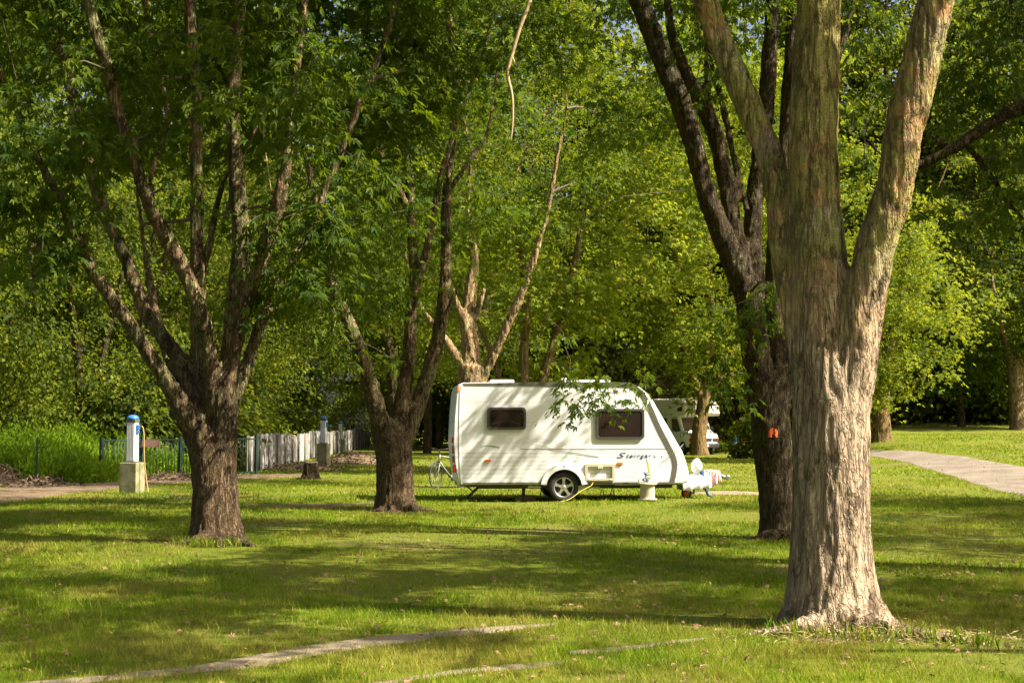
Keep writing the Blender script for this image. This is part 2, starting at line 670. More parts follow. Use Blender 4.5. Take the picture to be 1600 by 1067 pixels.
def np_tubes(paths, n=4):
    """paths: list of (pts list, radii list) -> V, F (quads)"""
    Vs, Fs, b = [], [], 0
    for pts, rad in paths:
        p = np.array([tuple(q) for q in pts])
        rad = np.asarray(rad)
        d = np.gradient(p, axis=0)
        d /= (np.linalg.norm(d, axis=1, keepdims=True) + 1e-9)
        ref = np.array([0.31, 0.95, 0.05]) if abs(d[0][1]) < 0.8 else np.array([0.95, 0.1, 0.31])
        u = np.cross(d, ref)
        u /= (np.linalg.norm(u, axis=1, keepdims=True) + 1e-9)
        w = np.cross(d, u)
        a = 2 * np.pi * np.arange(n) / n
        ring = p[:, None, :] + rad[:, None, None] * (np.cos(a)[None, :, None] * u[:, None, :] + np.sin(a)[None, :, None] * w[:, None, :])
        Vs.append(ring.reshape(-1, 3))
        m = len(p)
        i = np.arange(m - 1)[:, None] * n
        k = np.arange(n)[None, :]
        k2 = (k + 1) % n
        Fs.append(np.stack([i + k, i + k2, i + n + k2, i + n + k], -1).reshape(-1, 4) + b)
        b += m * n
    return np.concatenate(Vs), np.concatenate(Fs)


def ellipsoid_points(n, c, rad, r, shell=0.5, zmin=-1e9, hole=0.42, hfreq=0.35, seed=0, bough=0.0, per=9):
    """spray centres in a crown; with bough > 0 they gather in flat drooping boughs of that radius"""
    out = []
    tot = 0
    want = n if bough <= 0 else max(4, int(n / per))
    tries = 0
    while tot < want and tries < 40:
        tries += 1
        q = r.normal(size=(want * 3, 3))
        q /= np.linalg.norm(q, axis=1, keepdims=True)
        rr = (shell ** 3 + (1 - shell ** 3) * r.random(want * 3)) ** (1 / 3)
        wob = 0.8 + 0.4 * vnoise(q * 2.3 + 11 + seed, seed)
        p = q * (rr * wob)[:, None] * np.array(rad) + np.array(c)
        k = (vnoise(p * hfreq + 40, seed + 3) > hole) & (p[:, 2] > zmin)
        p = p[k]
        out.append(p)
        tot += len(p)
    P0 = np.concatenate(out)[:want]
    if bough <= 0:
        return P0
    idx = np.repeat(np.arange(len(P0)), per)
    s = (bough * (.7 + .6 * r.random(len(P0))))[idx][:, None]
    d = r.normal(size=(len(idx), 3)) * np.array([.55, .55, .16])
    o = P0[idx] + d * s
    o[:, 2] -= .28 * (d[:, 0] ** 2 + d[:, 1] ** 2) * s[:, 0]
    return o[o[:, 2] > zmin - .3]


SUN_AZ, SUN_EL = 108.0, 46.0
SUN = np.array([math.sin(R_(SUN_AZ)) * math.cos(R_(SUN_EL)), math.cos(R_(SUN_AZ)) * math.cos(R_(SUN_EL)), math.sin(R_(SUN_EL))])
GAPS = []  # openings in the canopy: (x, y, z, radius)


def sun_gaps(p, r):
    """thin the canopy where the sun reaches through"""
    keep = np.ones(len(p), bool)
    for x, y, z, rad in GAPS:
        d = p - np.array([x, y, z])
        t = d @ SUN
        e = np.linalg.norm(d - t[:, None] * SUN, axis=1)
        keep &= ~((t > 1.0) & (e < rad))
    return keep


def make_crown(name, parent, pts, nper, size, spread, kind, mat, r, tips=None, nbranch=70, droop=0.5, flat=0.35, origin=(0, 0, 0), center=None, extra=None, twig='twig', clear=None):
    """one crown mesh: leaves in sprays + the branches that carry them. tips = [(Vector, radius)]"""
    Vs, Fs, mi, rn, b = [], [], [], [], 0
    cen = np.array(center if center is not None else pts.mean(0))
    ov = pts - cen
    ov[:, 2] = 0
    ov /= (np.linalg.norm(ov, axis=1, keepdims=True) + 1e-6)
    if clear is not None and len(pts):
        pts_ok = clear(pts)
        pts, ov = pts[pts_ok], ov[pts_ok]
    if len(pts):
        k_ = sun_gaps(pts, r)
        pts, ov = pts[k_], ov[k_]
    C, T, N, S, rnd = spray_leaves(pts, nper, size, spread, r, droop, flat, ov)
    if extra is not None and len(extra):
        e = np.array([tuple(q[:3]) for q in extra])
        C2, T2, N2, S2, r2 = spray_leaves(e, extra[0][3], size, spread * .7, r, droop * 1.3, flat * 1.6)
        C, T, N, S, rnd = (np.concatenate(q) for q in ((C, C2), (T, T2), (N, N2), (S, S2), (rnd, r2)))
    V, Fc, k = leaf_geo(C, T, N, S, kind)
    Vs.append(V); Fs.append(Fc); mi.append(np.zeros(len(Fc), int)); rn.append(np.repeat(rnd, k)); b += len(V)
    if tips:
        nodes = [np.array(t[0]) for t in tips]
        rads = [t[1] for t in tips]
        sel = r.permutation(len(pts))[:nbranch]
        tg = list(pts[sel])
        if extra is not None:
            tg += [np.array(q[:3]) for q in extra]
        A = np.array(nodes)
        tg.sort(key=lambda q: np.min(np.linalg.norm(A - q, axis=1)))
        paths = []
        NA = np.zeros((len(nodes) + 4 * len(tg) + 10, 3)); NR = np.zeros(len(NA)); cnt = len(nodes)
        NA[:cnt] = A; NR[:cnt] = rads
        for q in tg:
            dd = np.linalg.norm(NA[:cnt] - q, axis=1) + 0.6 * np.maximum(0, NA[:cnt, 2] - q[2])
            j = int(np.argmin(dd))
            a = NA[j].copy()
            L = np.linalg.norm(q - a)
            if L < 0.15:
                continue
            r0 = min(NR[j] * 0.75, 0.012 + 0.012 * L)
            mid1 = a + (q - a) * 0.33 + np.array([0, 0, 0.08 * L]) + r.normal(size=3) * 0.05 * L
            mid2 = a + (q - a) * 0.68 + np.array([0, 0, 0.09 * L]) + r.normal(size=3) * 0.05 * L
            pr = [a, mid1, mid2, q]
            rr = [r0, r0 * .8, r0 * .6, r0 * .35]
            paths.append((pr, rr))
            for w, x in zip(pr[1:], rr[1:]):
                NA[cnt] = w; NR[cnt] = max(x, 0.01); cnt += 1
        if paths:
            V2, F2 = np_tubes(paths, 5)
            Vs.append(V2); Fs.append(F2 + b); mi.append(np.ones(len(F2), int)); rn.append(np.zeros(len(F2)))
    V = np.concatenate(Vs) - np.array(origin)
    me = np_mesh(name, V, np.concatenate(Fs), [mat, M[twig]], np.concatenate(mi), {'rnd': np.concatenate(rn)})
    return link(name, me, parent)


# ------------------------------------------------------------------ trunks
def catmull(pts, rads, step):
    """resample a polyline of Vectors smoothly"""
    out, ro = [], []
    n = len(pts)
    for i in range(n - 1):
        p0 = pts[max(0, i - 1)]; p1 = pts[i]; p2 = pts[i + 1]; p3 = pts[min(n - 1, i + 2)]
        L = (p2 - p1).length
        k = max(1, int(L / step))
        for j in range(k):
            t = j / k
            q = 0.5 * ((2 * p1) + (p2 - p0) * t + (2 * p0 - 5 * p1 + 4 * p2 - p3) * t * t + (3 * p1 - p0 - 3 * p2 + p3) * t ** 3)
            out.append(q)
            ro.append(rads[i] + (rads[i + 1] - rads[i]) * t)
    out.append(pts[-1]); ro.append(rads[-1])
    return out, ro


def fused_trunk(name, parent, limbs, voxel, mat, origin, disp=0.012, smooth_it=6, seed=1, roots=()):
    """limbs: list of (pts, radii): fused to one skin by voxel remesh, then furrowed"""
    mb = MB()
    for pts, rads in limbs:
        q, rr = catmull(pts, rads, 0.12)
        mb.tube(q, rr, n=16, cap=True)
    for pts, rads in roots:
        q, rr = catmull(pts, rads, 0.08)
        mb.tube(q, rr, n=10, cap=True)
    me = bpy.data.meshes.new('tmp')
    me.from_pydata(mb.v, [], mb.f)
    me.update()
    tmp = bpy.data.objects.new('tmp', me)
    COL.objects.link(tmp)
    md = tmp.modifiers.new('r', 'REMESH')
    md.mode = 'VOXEL'
    md.voxel_size = voxel
    md2 = tmp.modifiers.new('s', 'SMOOTH')
    md2.factor = 0.6
    md2.iterations = smooth_it
    dg = bpy.context.evaluated_depsgraph_get()
    dg.update()
    ev = bpy.data.meshes.new_from_object(tmp.evaluated_get(dg), depsgraph=dg)
    bpy.data.objects.remove(tmp)
    n = len(ev.vertices)
    co = np.empty(n * 3, dtype=np.float32); ev.vertices.foreach_get('co', co); co = co.reshape(-1, 3).astype(np.float64)
    no = np.empty(n * 3, dtype=np.float32)
    ev.vertices.foreach_get('normal', no); no = no.reshape(-1, 3)
    low = fbm(co * np.array([2.2, 2.2, 0.9]), 2, seed) - 0.5
    rid = 1 - np.abs(fbm(co * np.array([13, 13, 1.9]), 3, seed + 9) - 0.5) * 4
    fine = fbm(co * np.array([24, 24, 9.0]), 2, seed + 5) - 0.5
    amt = disp * (low * 3.0 - np.clip(rid, 0, 1) ** 2 * 1.5 + fine * 1.3)
    co = co + no * amt[:, None] - np.array(origin)
    ev.vertices.foreach_set('co', co.astype(np.float32).ravel())
    ev.name = name
    ev.materials.clear()
    ev.materials.append(mat)
    ev.polygons.foreach_set('use_smooth', np.full(len(ev.polygons), True))
    ev.update()
    return link(name, ev, parent)


def pix_limb(tab, D, dd=0.0, dgrow=0.0):
    """tab of (px,py,width_px) -> world polyline and radii at distance D(+drift)"""
    pts, rads = [], []
    n = len(tab)
    for i, (x, y, w) in enumerate(tab):
        d = D + dd * min(1.0, i / max(1, n * 0.45)) + dgrow * i / n
        pts.append(P(x, y, d))
        rads.append(w * d / F / 2)
    return pts, rads


def extend(limb, extra, r, rise=1.0):
    """continue a limb beyond the picture into the crown"""
    pts, rads = limb
    d = (pts[-1] - pts[-2]).normalized()
    p = pts[-1]
    rr = rads[-1]
    for k in range(extra):
        d = (d + Vector((r.normal() * .18, r.normal() * .18, 0.12 * rise))).normalized()
        p = p + d * 0.9
        rr *= 0.8
        pts.append(p); rads.append(rr)
    return pts, rads


def tips_of(limbs, zmin):
    out = []
    for pts, rads in limbs:
        q, rr = catmull(pts, rads, 0.5)
        for a, b in zip(q, rr):
            if a.z > zmin:
                out.append((a, b))
    return out


def root(base, ang, L, r0, drop=0.12, h0=0.055):
    a = R_(ang)
    d = Vector((math.cos(a), math.sin(a), 0))
    s = Vector((-d.y, d.x, 0))
    b = Vector(base)
    pts = [b + d * (L * .12) + Vector((0, 0, h0 * 1.3)), b + d * (L * .32) + Vector((0, 0, h0 * .9)), b + d * (L * .52) + Vector((0, 0, h0 * .35)) + s * .03,
           b + d * (L * .78) + Vector((0, 0, 0.0)) - s * .02, b + d * L + Vector((0, 0, -drop)) + s * .03]
    return pts, [r0 * .9, r0 * .85, r0 * .65, r0 * .45, r0 * .25]


# frame-safe helper: is a point inside the photograph and below a line?
def pix(pts):
    """project points (n,3) to photo pixels"""
    q = pts - np.array([0, 0, CAM_H])
    cp, sp = math.cos(PITCH), math.sin(PITCH)
    fw = q[:, 1] * cp + q[:, 2] * sp
    up = -q[:, 1] * sp + q[:, 2] * cp
    fw = np.maximum(fw, 0.01)
    return 800 + F * q[:, 0] / fw, 533.5 - F * up / fw

# ================================================================== SETTING
def grid_ground():
    def ax(lo, hi, fine_lo, fine_hi, step, g=1.12):
        a = list(np.arange(fine_lo, fine_hi + 1e-6, step))
        s, x = step, fine_hi
        while x < hi:
            s *= g; x += s; a.append(min(x, hi))
        s, x = step, fine_lo
        while x > lo:
            s *= g; x -= s; a.insert(0, max(x, lo))
        return np.array(a)
    xs = ax(-300, 300, -14, 20, 0.22)
    ys = ax(-80, 500, 5, 62, 0.22)
    X, Y = np.meshgrid(xs, ys)
    Z = terrain(X, Y)
    V = np.stack([X, Y, Z], -1).reshape(-1, 3)
    w = len(xs)
    i = np.arange(len(ys) - 1)[:, None] * w + np.arange(w - 1)[None, :]
    Fq = np.stack([i, i + 1, i + w + 1, i + w], -1).reshape(-1, 4)
    return np_mesh('ground', V, Fq, [M['ground']], smooth=True)


tag(link('ground', grid_ground()), kind='structure')

EXCL = []  # (x0,y0,x1,y1,halfwidth at both ends, strength)


def ribbon(name, near, far, mat, z=0.012, seg=0.35, edge=0.12, seed=1, excl=True):
    """ground strip between two edge polylines of ground points"""
    a = [Vector(p) for p in near]; b = [Vector(p) for p in far]
    A, Bv = [], []
    for i in range(len(a) - 1):
        L = max((a[i + 1] - a[i]).length, (b[i + 1] - b[i]).length)
        k = max(1, int(L / seg))
        for j in range(k):
            t = j / k
            A.append(a[i].lerp(a[i + 1], t)); Bv.append(b[i].lerp(b[i + 1], t))
    A.append(a[-1]); Bv.append(b[-1])
    A = np.array([tuple(p) for p in A]); Bv = np.array([tuple(p) for p in Bv])
    n = len(A)
    s = np.arange(n) * seg
    d = Bv - A
    W = np.linalg.norm(d[:, :2], axis=1, keepdims=True) + 1e-6
    u = d / W
    ja = (fbm(np.stack([s * 2.6, s * 0, s * 0 + seed], 1), 4, seed) - .5)[:, None] * 2 * edge
    jb = (fbm(np.stack([s * 2.6, s * 0 + 9, s * 0 + seed], 1), 4, seed + 4) - .5)[:, None] * 2 * edge
    A = A + u * np.minimum(ja, W * .4); Bv = Bv + u * np.maximum(jb, -W * .4)
    m = max(5, int(W.max() / seg) + 1)
    t = np.linspace(0, 1, m)[None, :, None]
    V = A[:, None, :] * (1 - t) + Bv[:, None, :] * t
    # flush to the ground surface, sampled on the same fine noise
    V[..., 2] = terrain(V[..., 0], V[..., 1]) + z
    V[:, 0, 2] -= .035
    V[:, -1, 2] -= .035
    i = np.arange(n - 1)[:, None] * m + np.arange(m - 1)[None, :]
    Fq = np.stack([i, i + 1, i + m + 1, i + m], -1).reshape(-1, 4)
    o = link(name, np_mesh(name, V.reshape(-1, 3), Fq, [mat], smooth=True))
    tag(o, kind='structure')
    if excl:
        for k in range(n - 1):
            EXCL.append((A[k, :2], A[k + 1, :2], Bv[k + 1, :2], Bv[k, :2]))
    return o


def pix_strip(cl):
    near, far = [], []
    for x, y, w in cl:
        near.append(G(x, y + w / 2)); far.append(G(x, y - w / 2))
    return near, far


n_, f_ = pix_strip([(-40, 1078, 8), (100, 1066, 8), (200, 1056, 12), (290, 1048, 10), (370, 1037, 20), (430, 1027, 22), (500, 1014, 20), (570, 1003, 18), (650, 996, 14), (740, 986, 11), (820, 979, 5), (870, 975, 2)])
ribbon('bare_earth_track', n_, f_, M['sand'], 0.014, 0.12, 0.07, 3)
n_, f_ = pix_strip([(560, 1074, 4), (640, 1061, 7), (700, 1052, 7), (780, 1044, 10), (830, 1040, 8), (880, 1034, 3)])
ribbon('bare_earth_track', n_, f_, M['sand'], 0.014, 0.12, 0.05, 5)
n_, f_ = pix_strip([(890, 1020, 3), (950, 1016, 9), (1000, 1011, 6), (1050, 1003, 4), (1100, 998, 3)])
ribbon('bare_earth_track', n_, f_, M['sand'], 0.014, 0.12, 0.05, 6)
# road on the right, swinging behind the trees
near = [(1900, 905), (1750, 845), (1600, 776), (1540, 761), (1480, 742), (1420, 723), (1365, 713), (1300, 709)]
far = [(1900, 752), (1750, 742), (1600, 729), (1560, 722), (1500, 712), (1440, 705.5), (1365, 703.5), (1300, 702)]
ribbon('road', [G(*p) for p in near], [G(*p) for p in far], M['road'], 0.014, 0.6, 0.35, 8)
# dirt path on the left
near = [(-150, 800), (0, 787), (100, 772), (200, 761), (300, 753), (400, 748), (500, 744)]
far = [(-150, 768), (0, 762), (100, 757), (200, 751), (300, 745), (400, 741), (500, 739)]
ribbon('dirt_path', [G(*p) for p in near], [G(*p) for p in far], M['dirt'], 0.014, 0.5, 0.5, 11)
n_, f_ = pix_strip([(380, 789, 3), (450, 790, 5), (530, 789, 6), (600, 786, 4)])
ribbon('bare_earth_track', n_, f_, M['dirt'], 0.014, 0.3, 0.3, 12)

# ------------------------------------------------------------------ grass
TRUNKS = []  # (x, y, r, dry radius)


def grass():
    r = np.random.default_rng(3)
    Xs, Ys, Hs, Ws = [], [], [], []
    for y0, y1, dens, h, w in ((7.5, 11, 5600, .048, .0040), (11, 15, 3600, .048, .0052), (15, 21, 1700, .046, .007), (21, 30, 800, .05, .011), (30, 45, 330, .055, .018), (45, 75, 95, .06, .035)):
        hw0 = 0.375 * y1 + 1.6
        n = int((y1 - y0) * 2 * hw0 * dens)
        y = y0 + (y1 - y0) * r.random(n)
        x = (r.random(n) * 2 - 1) * hw0
        k = np.abs(x) < 0.375 * y + 1.6
        x, y = x[k], y[k]
        Xs.append(x); Ys.append(y); Hs.append(np.full(len(x), h)); Ws.append(np.full(len(x), w))
    x, y, h, w = map(np.concatenate, (Xs, Ys, Hs, Ws))
    n = len(x)
    p3 = np.stack([x, y, np.zeros(n)], 1)
    # density / dryness patches
    bare = fbm(p3 * np.array([0.55, 0.4, 1]), 3, 21)
    tuft = fbm(p3 * 3.5, 2, 33)
    dryn = fbm(p3 * np.array([0.8, 0.5, 1]), 4, 45)
    keep = (r.random(n) < np.clip(1.25 - 1.4 * sstep((bare - 0.50) / 0.14), 0.16, 1)) & (r.random(n) < 0.45 + tuft)
    jj = (vnoise(p3 * 5.0, 61) - .5) * .22
    over = fbm(p3 * 2.2, 2, 64) * np.where((y < 16), 1, 0)
    xj, yj = x + r.normal(size=n) * .03, y + r.normal(size=n) * .06 + jj
    for q in EXCL:
        q = np.array(q)
        lo, hi = q.min(0), q.max(0)
        m = np.nonzero((xj > lo[0]) & (xj < hi[0]) & (yj > lo[1]) & (yj < hi[1]))[0]
        if len(m) == 0:
            continue
        sg = []
        for a_ in range(4):
            p0, p1 = q[a_], q[(a_ + 1) % 4]
            sg.append((p1[0] - p0[0]) * (yj[m] - p0[1]) - (p1[1] - p0[1]) * (xj[m] - p0[0]))
        sg = np.array(sg)
        ins = (sg > 0).all(0) | (sg < 0).all(0)
        keep[m[ins & (over[m] < .53) & (r.random(len(m)) < 0.95)]] = False
    dry = np.clip((dryn - 0.51) * 4.0, 0, 0.75) * (0.4 + 0.6 * r.random(n))
    dry = np.maximum(dry, (r.random(n) < 0.06) * 0.8)
    for tx, ty, tr, dr in TRUNKS:
        d = np.hypot(x - tx, (y - ty) * 0.8)
        keep &= ~(d < tr)
        q = np.clip(1 - (d - tr) / dr, 0, 1)
        q = q * (vnoise(p3 * 2.2, 70) > 0.38)
        dry = np.maximum(dry, q * 0.95 * (r.random(n) < 0.8))
    x, y, h, w, dry, tuft, p3 = x[keep], y[keep], h[keep], w[keep], dry[keep], tuft[keep], p3[keep]
    n = len(x)
    z = terrain(x, y)
    cl = np.clip((fbm(p3 * 6.0, 2, 37) - .5) * 2.6 + .5, 0, 1)
    hh = .86 * h * (0.4 + 0.9 * r.random(n)) * (0.45 + 0.7 * tuft + .7 * cl)
    tall = r.random(n) < 0.08
    hh[tall] *= 1.45
    w[tall] *= 1.8
    a = r.random(n) * 2 * np.pi
    la = r.random(n) * 2 * np.pi
    lean = hh * (0.25 + 0.7 * r.random(n))
    ca, sa = np.cos(a) * w / 2, np.sin(a) * w / 2
    base = np.stack([x, y, z - 0.004], 1)
    V = np.empty((n, 3, 3))
    V[:, 0] = base + np.stack([ca, sa, 0 * ca], 1)
    V[:, 1] = base - np.stack([ca, sa, 0 * ca], 1)
    V[:, 2] = base + np.stack([np.cos(la) * lean, np.sin(la) * lean, hh], 1)
    rnd = np.clip(0.5 + 1.1 * (fbm(p3 * np.array([1.1, 0.8, 1]), 3, 90) - .5) + .7 * (fbm(p3 * 7.0, 2, 93) - .5) + 0.6 * (r.random(n) - .5) + tall * .5 * (r.random(n) - .35), 0, 1)
    me = np_mesh('grass', V.reshape(-1, 3), np.arange(3 * n).reshape(-1, 3), [M['grass']], attrs={'rnd': rnd, 'dry': dry})
    tag(link('grass', me), kind='stuff')
    print('grass blades', n)


# ================================================================== TREES
def gap_px(px, py, rad, n=1, dx=0.0, z=0.0):
    for k in range(n):
        g = G(px + dx * k, py + ((k * 37 + int(px)) % 17 - 8) * 1.7)
        GAPS.append((g.x, g.y, g.z + z, rad))


for z in (0.2, 0.8, 1.4, 2.0, 2.6, 3.2, 3.8):
    GAPS.append((2.75, 10.9, z, 1.0 if z < 3.5 else .8))
for z in (4.3, 5.0):
    GAPS.append((3.1, 10.9, z, .7))
for px, py, rad, n, dx in (
        (900, 1052, .6, 8, 95), (1080, 1010, .5, 4, 100), (700, 935, .55, 1, 0), (40, 925, .6, 2, 60), (180, 972, .45, 2, 70), (350, 1015, .45, 2, 60), 
        (520, 872, .55, 1, 0), (560, 853, .55, 2, 40), (40, 838, .7, 4, 50), (150, 812, .8, 4, 60), (60, 880, .5, 2, 80), (430, 830, .6, 2, 60), (420, 797, .7, 5, 60), (760, 850, .6, 2, 70), (860, 812, .6, 3, 100),
        (1120, 848, .7, 2, 60), (1090, 870, .55, 1, 0), (1440, 868, .6, 2, 70), (1400, 822, .6, 2, 90), (1560, 900, .6, 1, 0), (500, 1045, .6, 1, 0), (640, 880, .5, 2, 60),  (720, 790, .9, 5, 90),
        (300, 900, .5, 1, 0), (1150, 915, .5, 1, 0)):
    gap_px(px, py, rad * .72, n, dx * 1.15)
for px in range(640, 1200, 70):      # the open glade round the caravan
    gap_px(px, 772, 1.6); gap_px(px, 745, 2.2)
for px in range(1380, 1620, 80):
    gap_px(px, 752, 2.0); gap_px(px, 730, 2.4)
for x in (2.6, 3.6, 4.4):
    for z in (.6, 1.4, 2.2):
        GAPS.append((x, 30.4, z, 1.0))
for z in (.8, 2.2, 3.6, 5.0, 6.5):   # flecks on the left tree's stems
    GAPS.append((-4.0 + .1 * z, 19.3, z, .55))
GAPS.append((-3.2, 19.2, 5.2, .5)); GAPS.append((-2.6, 19.2, 4.3, .5))
GAPS.append((10.3, 78, 1.6, 2.0)); GAPS.append((10.3, 77, 2.9, 1.6))
for z in (2.5, 3.5, 4.5, 5.5, 6.5, 7.5):
    GAPS.append((-1.1, 37.3, z, 1.0)); GAPS.append((.1 + .14 * z - .5, 37.0, z, .8))
rg = np.random.default_rng(4)
for k in range(170):
    GAPS.append((rg.random() * 18 - 9, 9 + rg.random() * 20, 0.0, .18 + .22 * rg.random()))
for k in range(22):
    GAPS.append((-9 + 9 * rg.random(), 17.4 + 2.2 * rg.random(), 4.6 + 3.2 * rg.random(), .5))
    GAPS.append((-5 + 7 * rg.random(), 24.5 + 2.5 * rg.random(), 3.6 + 5 * rg.random(), .55))
for x, y in ((-20, 41), (-16, 42), (-13, 43), (-18, 45), (-9, 33)):
    GAPS.append((x, y, 1.2, 1.6))

def add_tree(name, label, base, limbs_def, D, crown_def, bark, leaf, group=None, voxel=0.022, disp=0.012, seed=1, roots=(), dry=0.6, cat='tree', ext=4, tips_z=3.5, kind='maple', extra=None, smooth_it=6):
    """limbs_def: [(pixel table, dd, dgrow, extend?)], first one the trunk"""
    r = np.random.default_rng(seed)
    t = empty(name, base)
    tag(t, label, cat, group)
    limbs = []
    for k, (tab, dd, dg, ex) in enumerate(limbs_def):
        lb = pix_limb(tab, D, dd, dg)
        if k == 0:
            lb[0].insert(0, Vector((lb[0][0].x, lb[0][0].y, base[2] - 0.15))); lb[1].insert(0, lb[1][0] * 1.1)
        if ex:
            lb = extend(lb, ext if ex is True else ex, r)
        limbs.append(lb)
    rts = [root(base, *q) for q in roots]
    fused_trunk('trunk', t, limbs, voxel, bark, base, disp, smooth_it, seed=seed, roots=rts)
    if crown_def:
        c, rad, ncl, nper, size, spread, shell, zmin, hole = crown_def[:9]
        pts = ellipsoid_points(ncl, c, rad, r, shell, zmin, hole, seed=seed, bough=1.0 if D < 30 else 1.5)
        clear = crown_def[9] if len(crown_def) > 9 else None
        make_crown('crown', t, pts, nper, size, spread, kind, leaf, r, tips_of(limbs, tips_z), 90, origin=base, extra=extra, clear=clear)
    TRUNKS.append((base[0], base[1], limbs[0][1][1] * 0.85, dry))
    return t


# --- foreground tree on the right
B = G(1303, 986)
BF = B
fg = [
    ([(1306, 994, 225), (1303, 965, 178), (1301, 935, 150), (1300, 900, 136), (1299, 850, 128), (1299, 700, 124), (1299, 640, 122), (1300, 600, 110), (1300, 565, 90), (1300, 530, 60), (1300, 500, 24)], 0, 0, False),
    ([(1297, 660, 118), (1294, 600, 116), (1290, 550, 110), (1286, 510, 103), (1281, 440, 98), (1275, 350, 88), (1271, 270, 83), (1271, 200, 82), (1275, 100, 78), (1280, 0, 76), (1288, -120, 66)], 0, 0.2, True),
    ([(1314, 660, 92), (1322, 600, 86), (1336, 525, 78), (1355, 446, 68), (1374, 367, 66), (1398, 294, 64), (1412, 210, 65), (1438, 105, 65), (1464, 0, 60), (1495, -110, 52)], -0.1, -0.3, True),
    ([(1272, 620, 60), (1254, 550, 48), (1238, 480, 40), (1222, 394, 42), (1216, 315, 42), (1205, 250, 45), (1188, 210, 45), (1166, 157, 46), (1142, 105, 45), (1120, 50, 42), (1101, 0, 39), (1075, -80, 34)], 0.25, 0.3, True),
]
extra_fg = []
add_tree('maple_tree', 'big pale barked tree at the right front with a sunlit forked trunk', B, fg, B.y + 0.32,
         ((1.8, 10.3, 9.6), (6.2, 6.8, 4.4), 1080, 36, .115, .5, .35, 5.4, .45, lambda p: p[:, 2] > 1.9 + 0.335 * p[:, 1]),
         M['bark_pale'], M['leaf_maple'], voxel=0.016, disp=0.012, seed=11, smooth_it=12,
         roots=[(-30, 1.3, .10), (192, .85, .085)], dry=1.3)

# --- second tree, dark, just left of it
B = G(1214, 842)
t2 = [
    ([(1214, 846, 66), (1213, 825, 54), (1212, 760, 56), (1207, 700, 62), (1204, 660, 64), (1202, 630, 50), (1202, 612, 20)], 0, 0, False),
    ([(1205, 690, 44), (1192, 620, 48), (1180, 545, 46), (1170, 475, 44), (1152, 420, 44), (1128, 365, 38), (1103, 300, 33), (1085, 230, 34), (1062, 157, 36), (1038, 100, 36), (1014, 40, 35), (995, -10, 34), (975, -80, 28)], -.2, -.2, True),
    ([(1168, 455, 30), (1154, 390, 32), (1142, 330, 28), (1134, 280, 28), (1119, 215, 28), (1099, 165, 28), (1075, 120, 22), (1052, 60, 18), (1040, -20, 14)], .2, .2, True),
    ([(1113, 205, 14), (1108, 170, 14), (1103, 60, 12), (1100, -20, 10)], .2, .3, True),
    ([(1210, 680, 44), (1216, 600, 46), (1216, 520, 42), (1212, 450, 36), (1212, 380, 30), (1222, 280, 28), (1234, 140, 26), (1240, 0, 22)], .35, .4, True),
    ([(1182, 520, 26), (1180, 430, 32), (1176, 360, 30), (1182, 290, 30), (1190, 230, 29), (1197, 160, 28), (1203, 80, 26), (1209, 0, 26), (1214, -80, 22)], .5, .2, True),
    ([(1168, 330, 12), (1150, 260, 12), (1128, 160, 11), (1112, 100, 10), (1100, 20, 8)], .6, .6, True),
    ([(1290, 150, 12), (1320, 60, 12), (1345, -40, 10)], 1.2, .6, True),
]
r_ = np.random.default_rng(5)
ex2 = [(*P(x, y, 19.6), 30) for x, y in ((1140, 520), (1128, 560), (1118, 590), (1146, 600), (1130, 480), (1112, 130), (1128, 105), (1095, 60), (1190, 470), (1205, 440), (1195, 500))]
add_tree('maple_tree', 'dark furrowed tree with an orange paint mark, just behind the big pale trunk', B, t2, B.y + 0.25,
         ((3.3, 20.6, 11.6), (5.4, 5.6, 4.8), 850, 36, .125, .52, .35, 7.2, .47, lambda p: p[:, 2] > 1.4 + 0.31 * p[:, 1]),
         M['bark_dark'], M['leaf_maple'], voxel=0.024, disp=0.014, seed=12, roots=[(-60, .5, .1), (-120, .5, .1), (200, .6, .1)], extra=ex2, dry=.3)

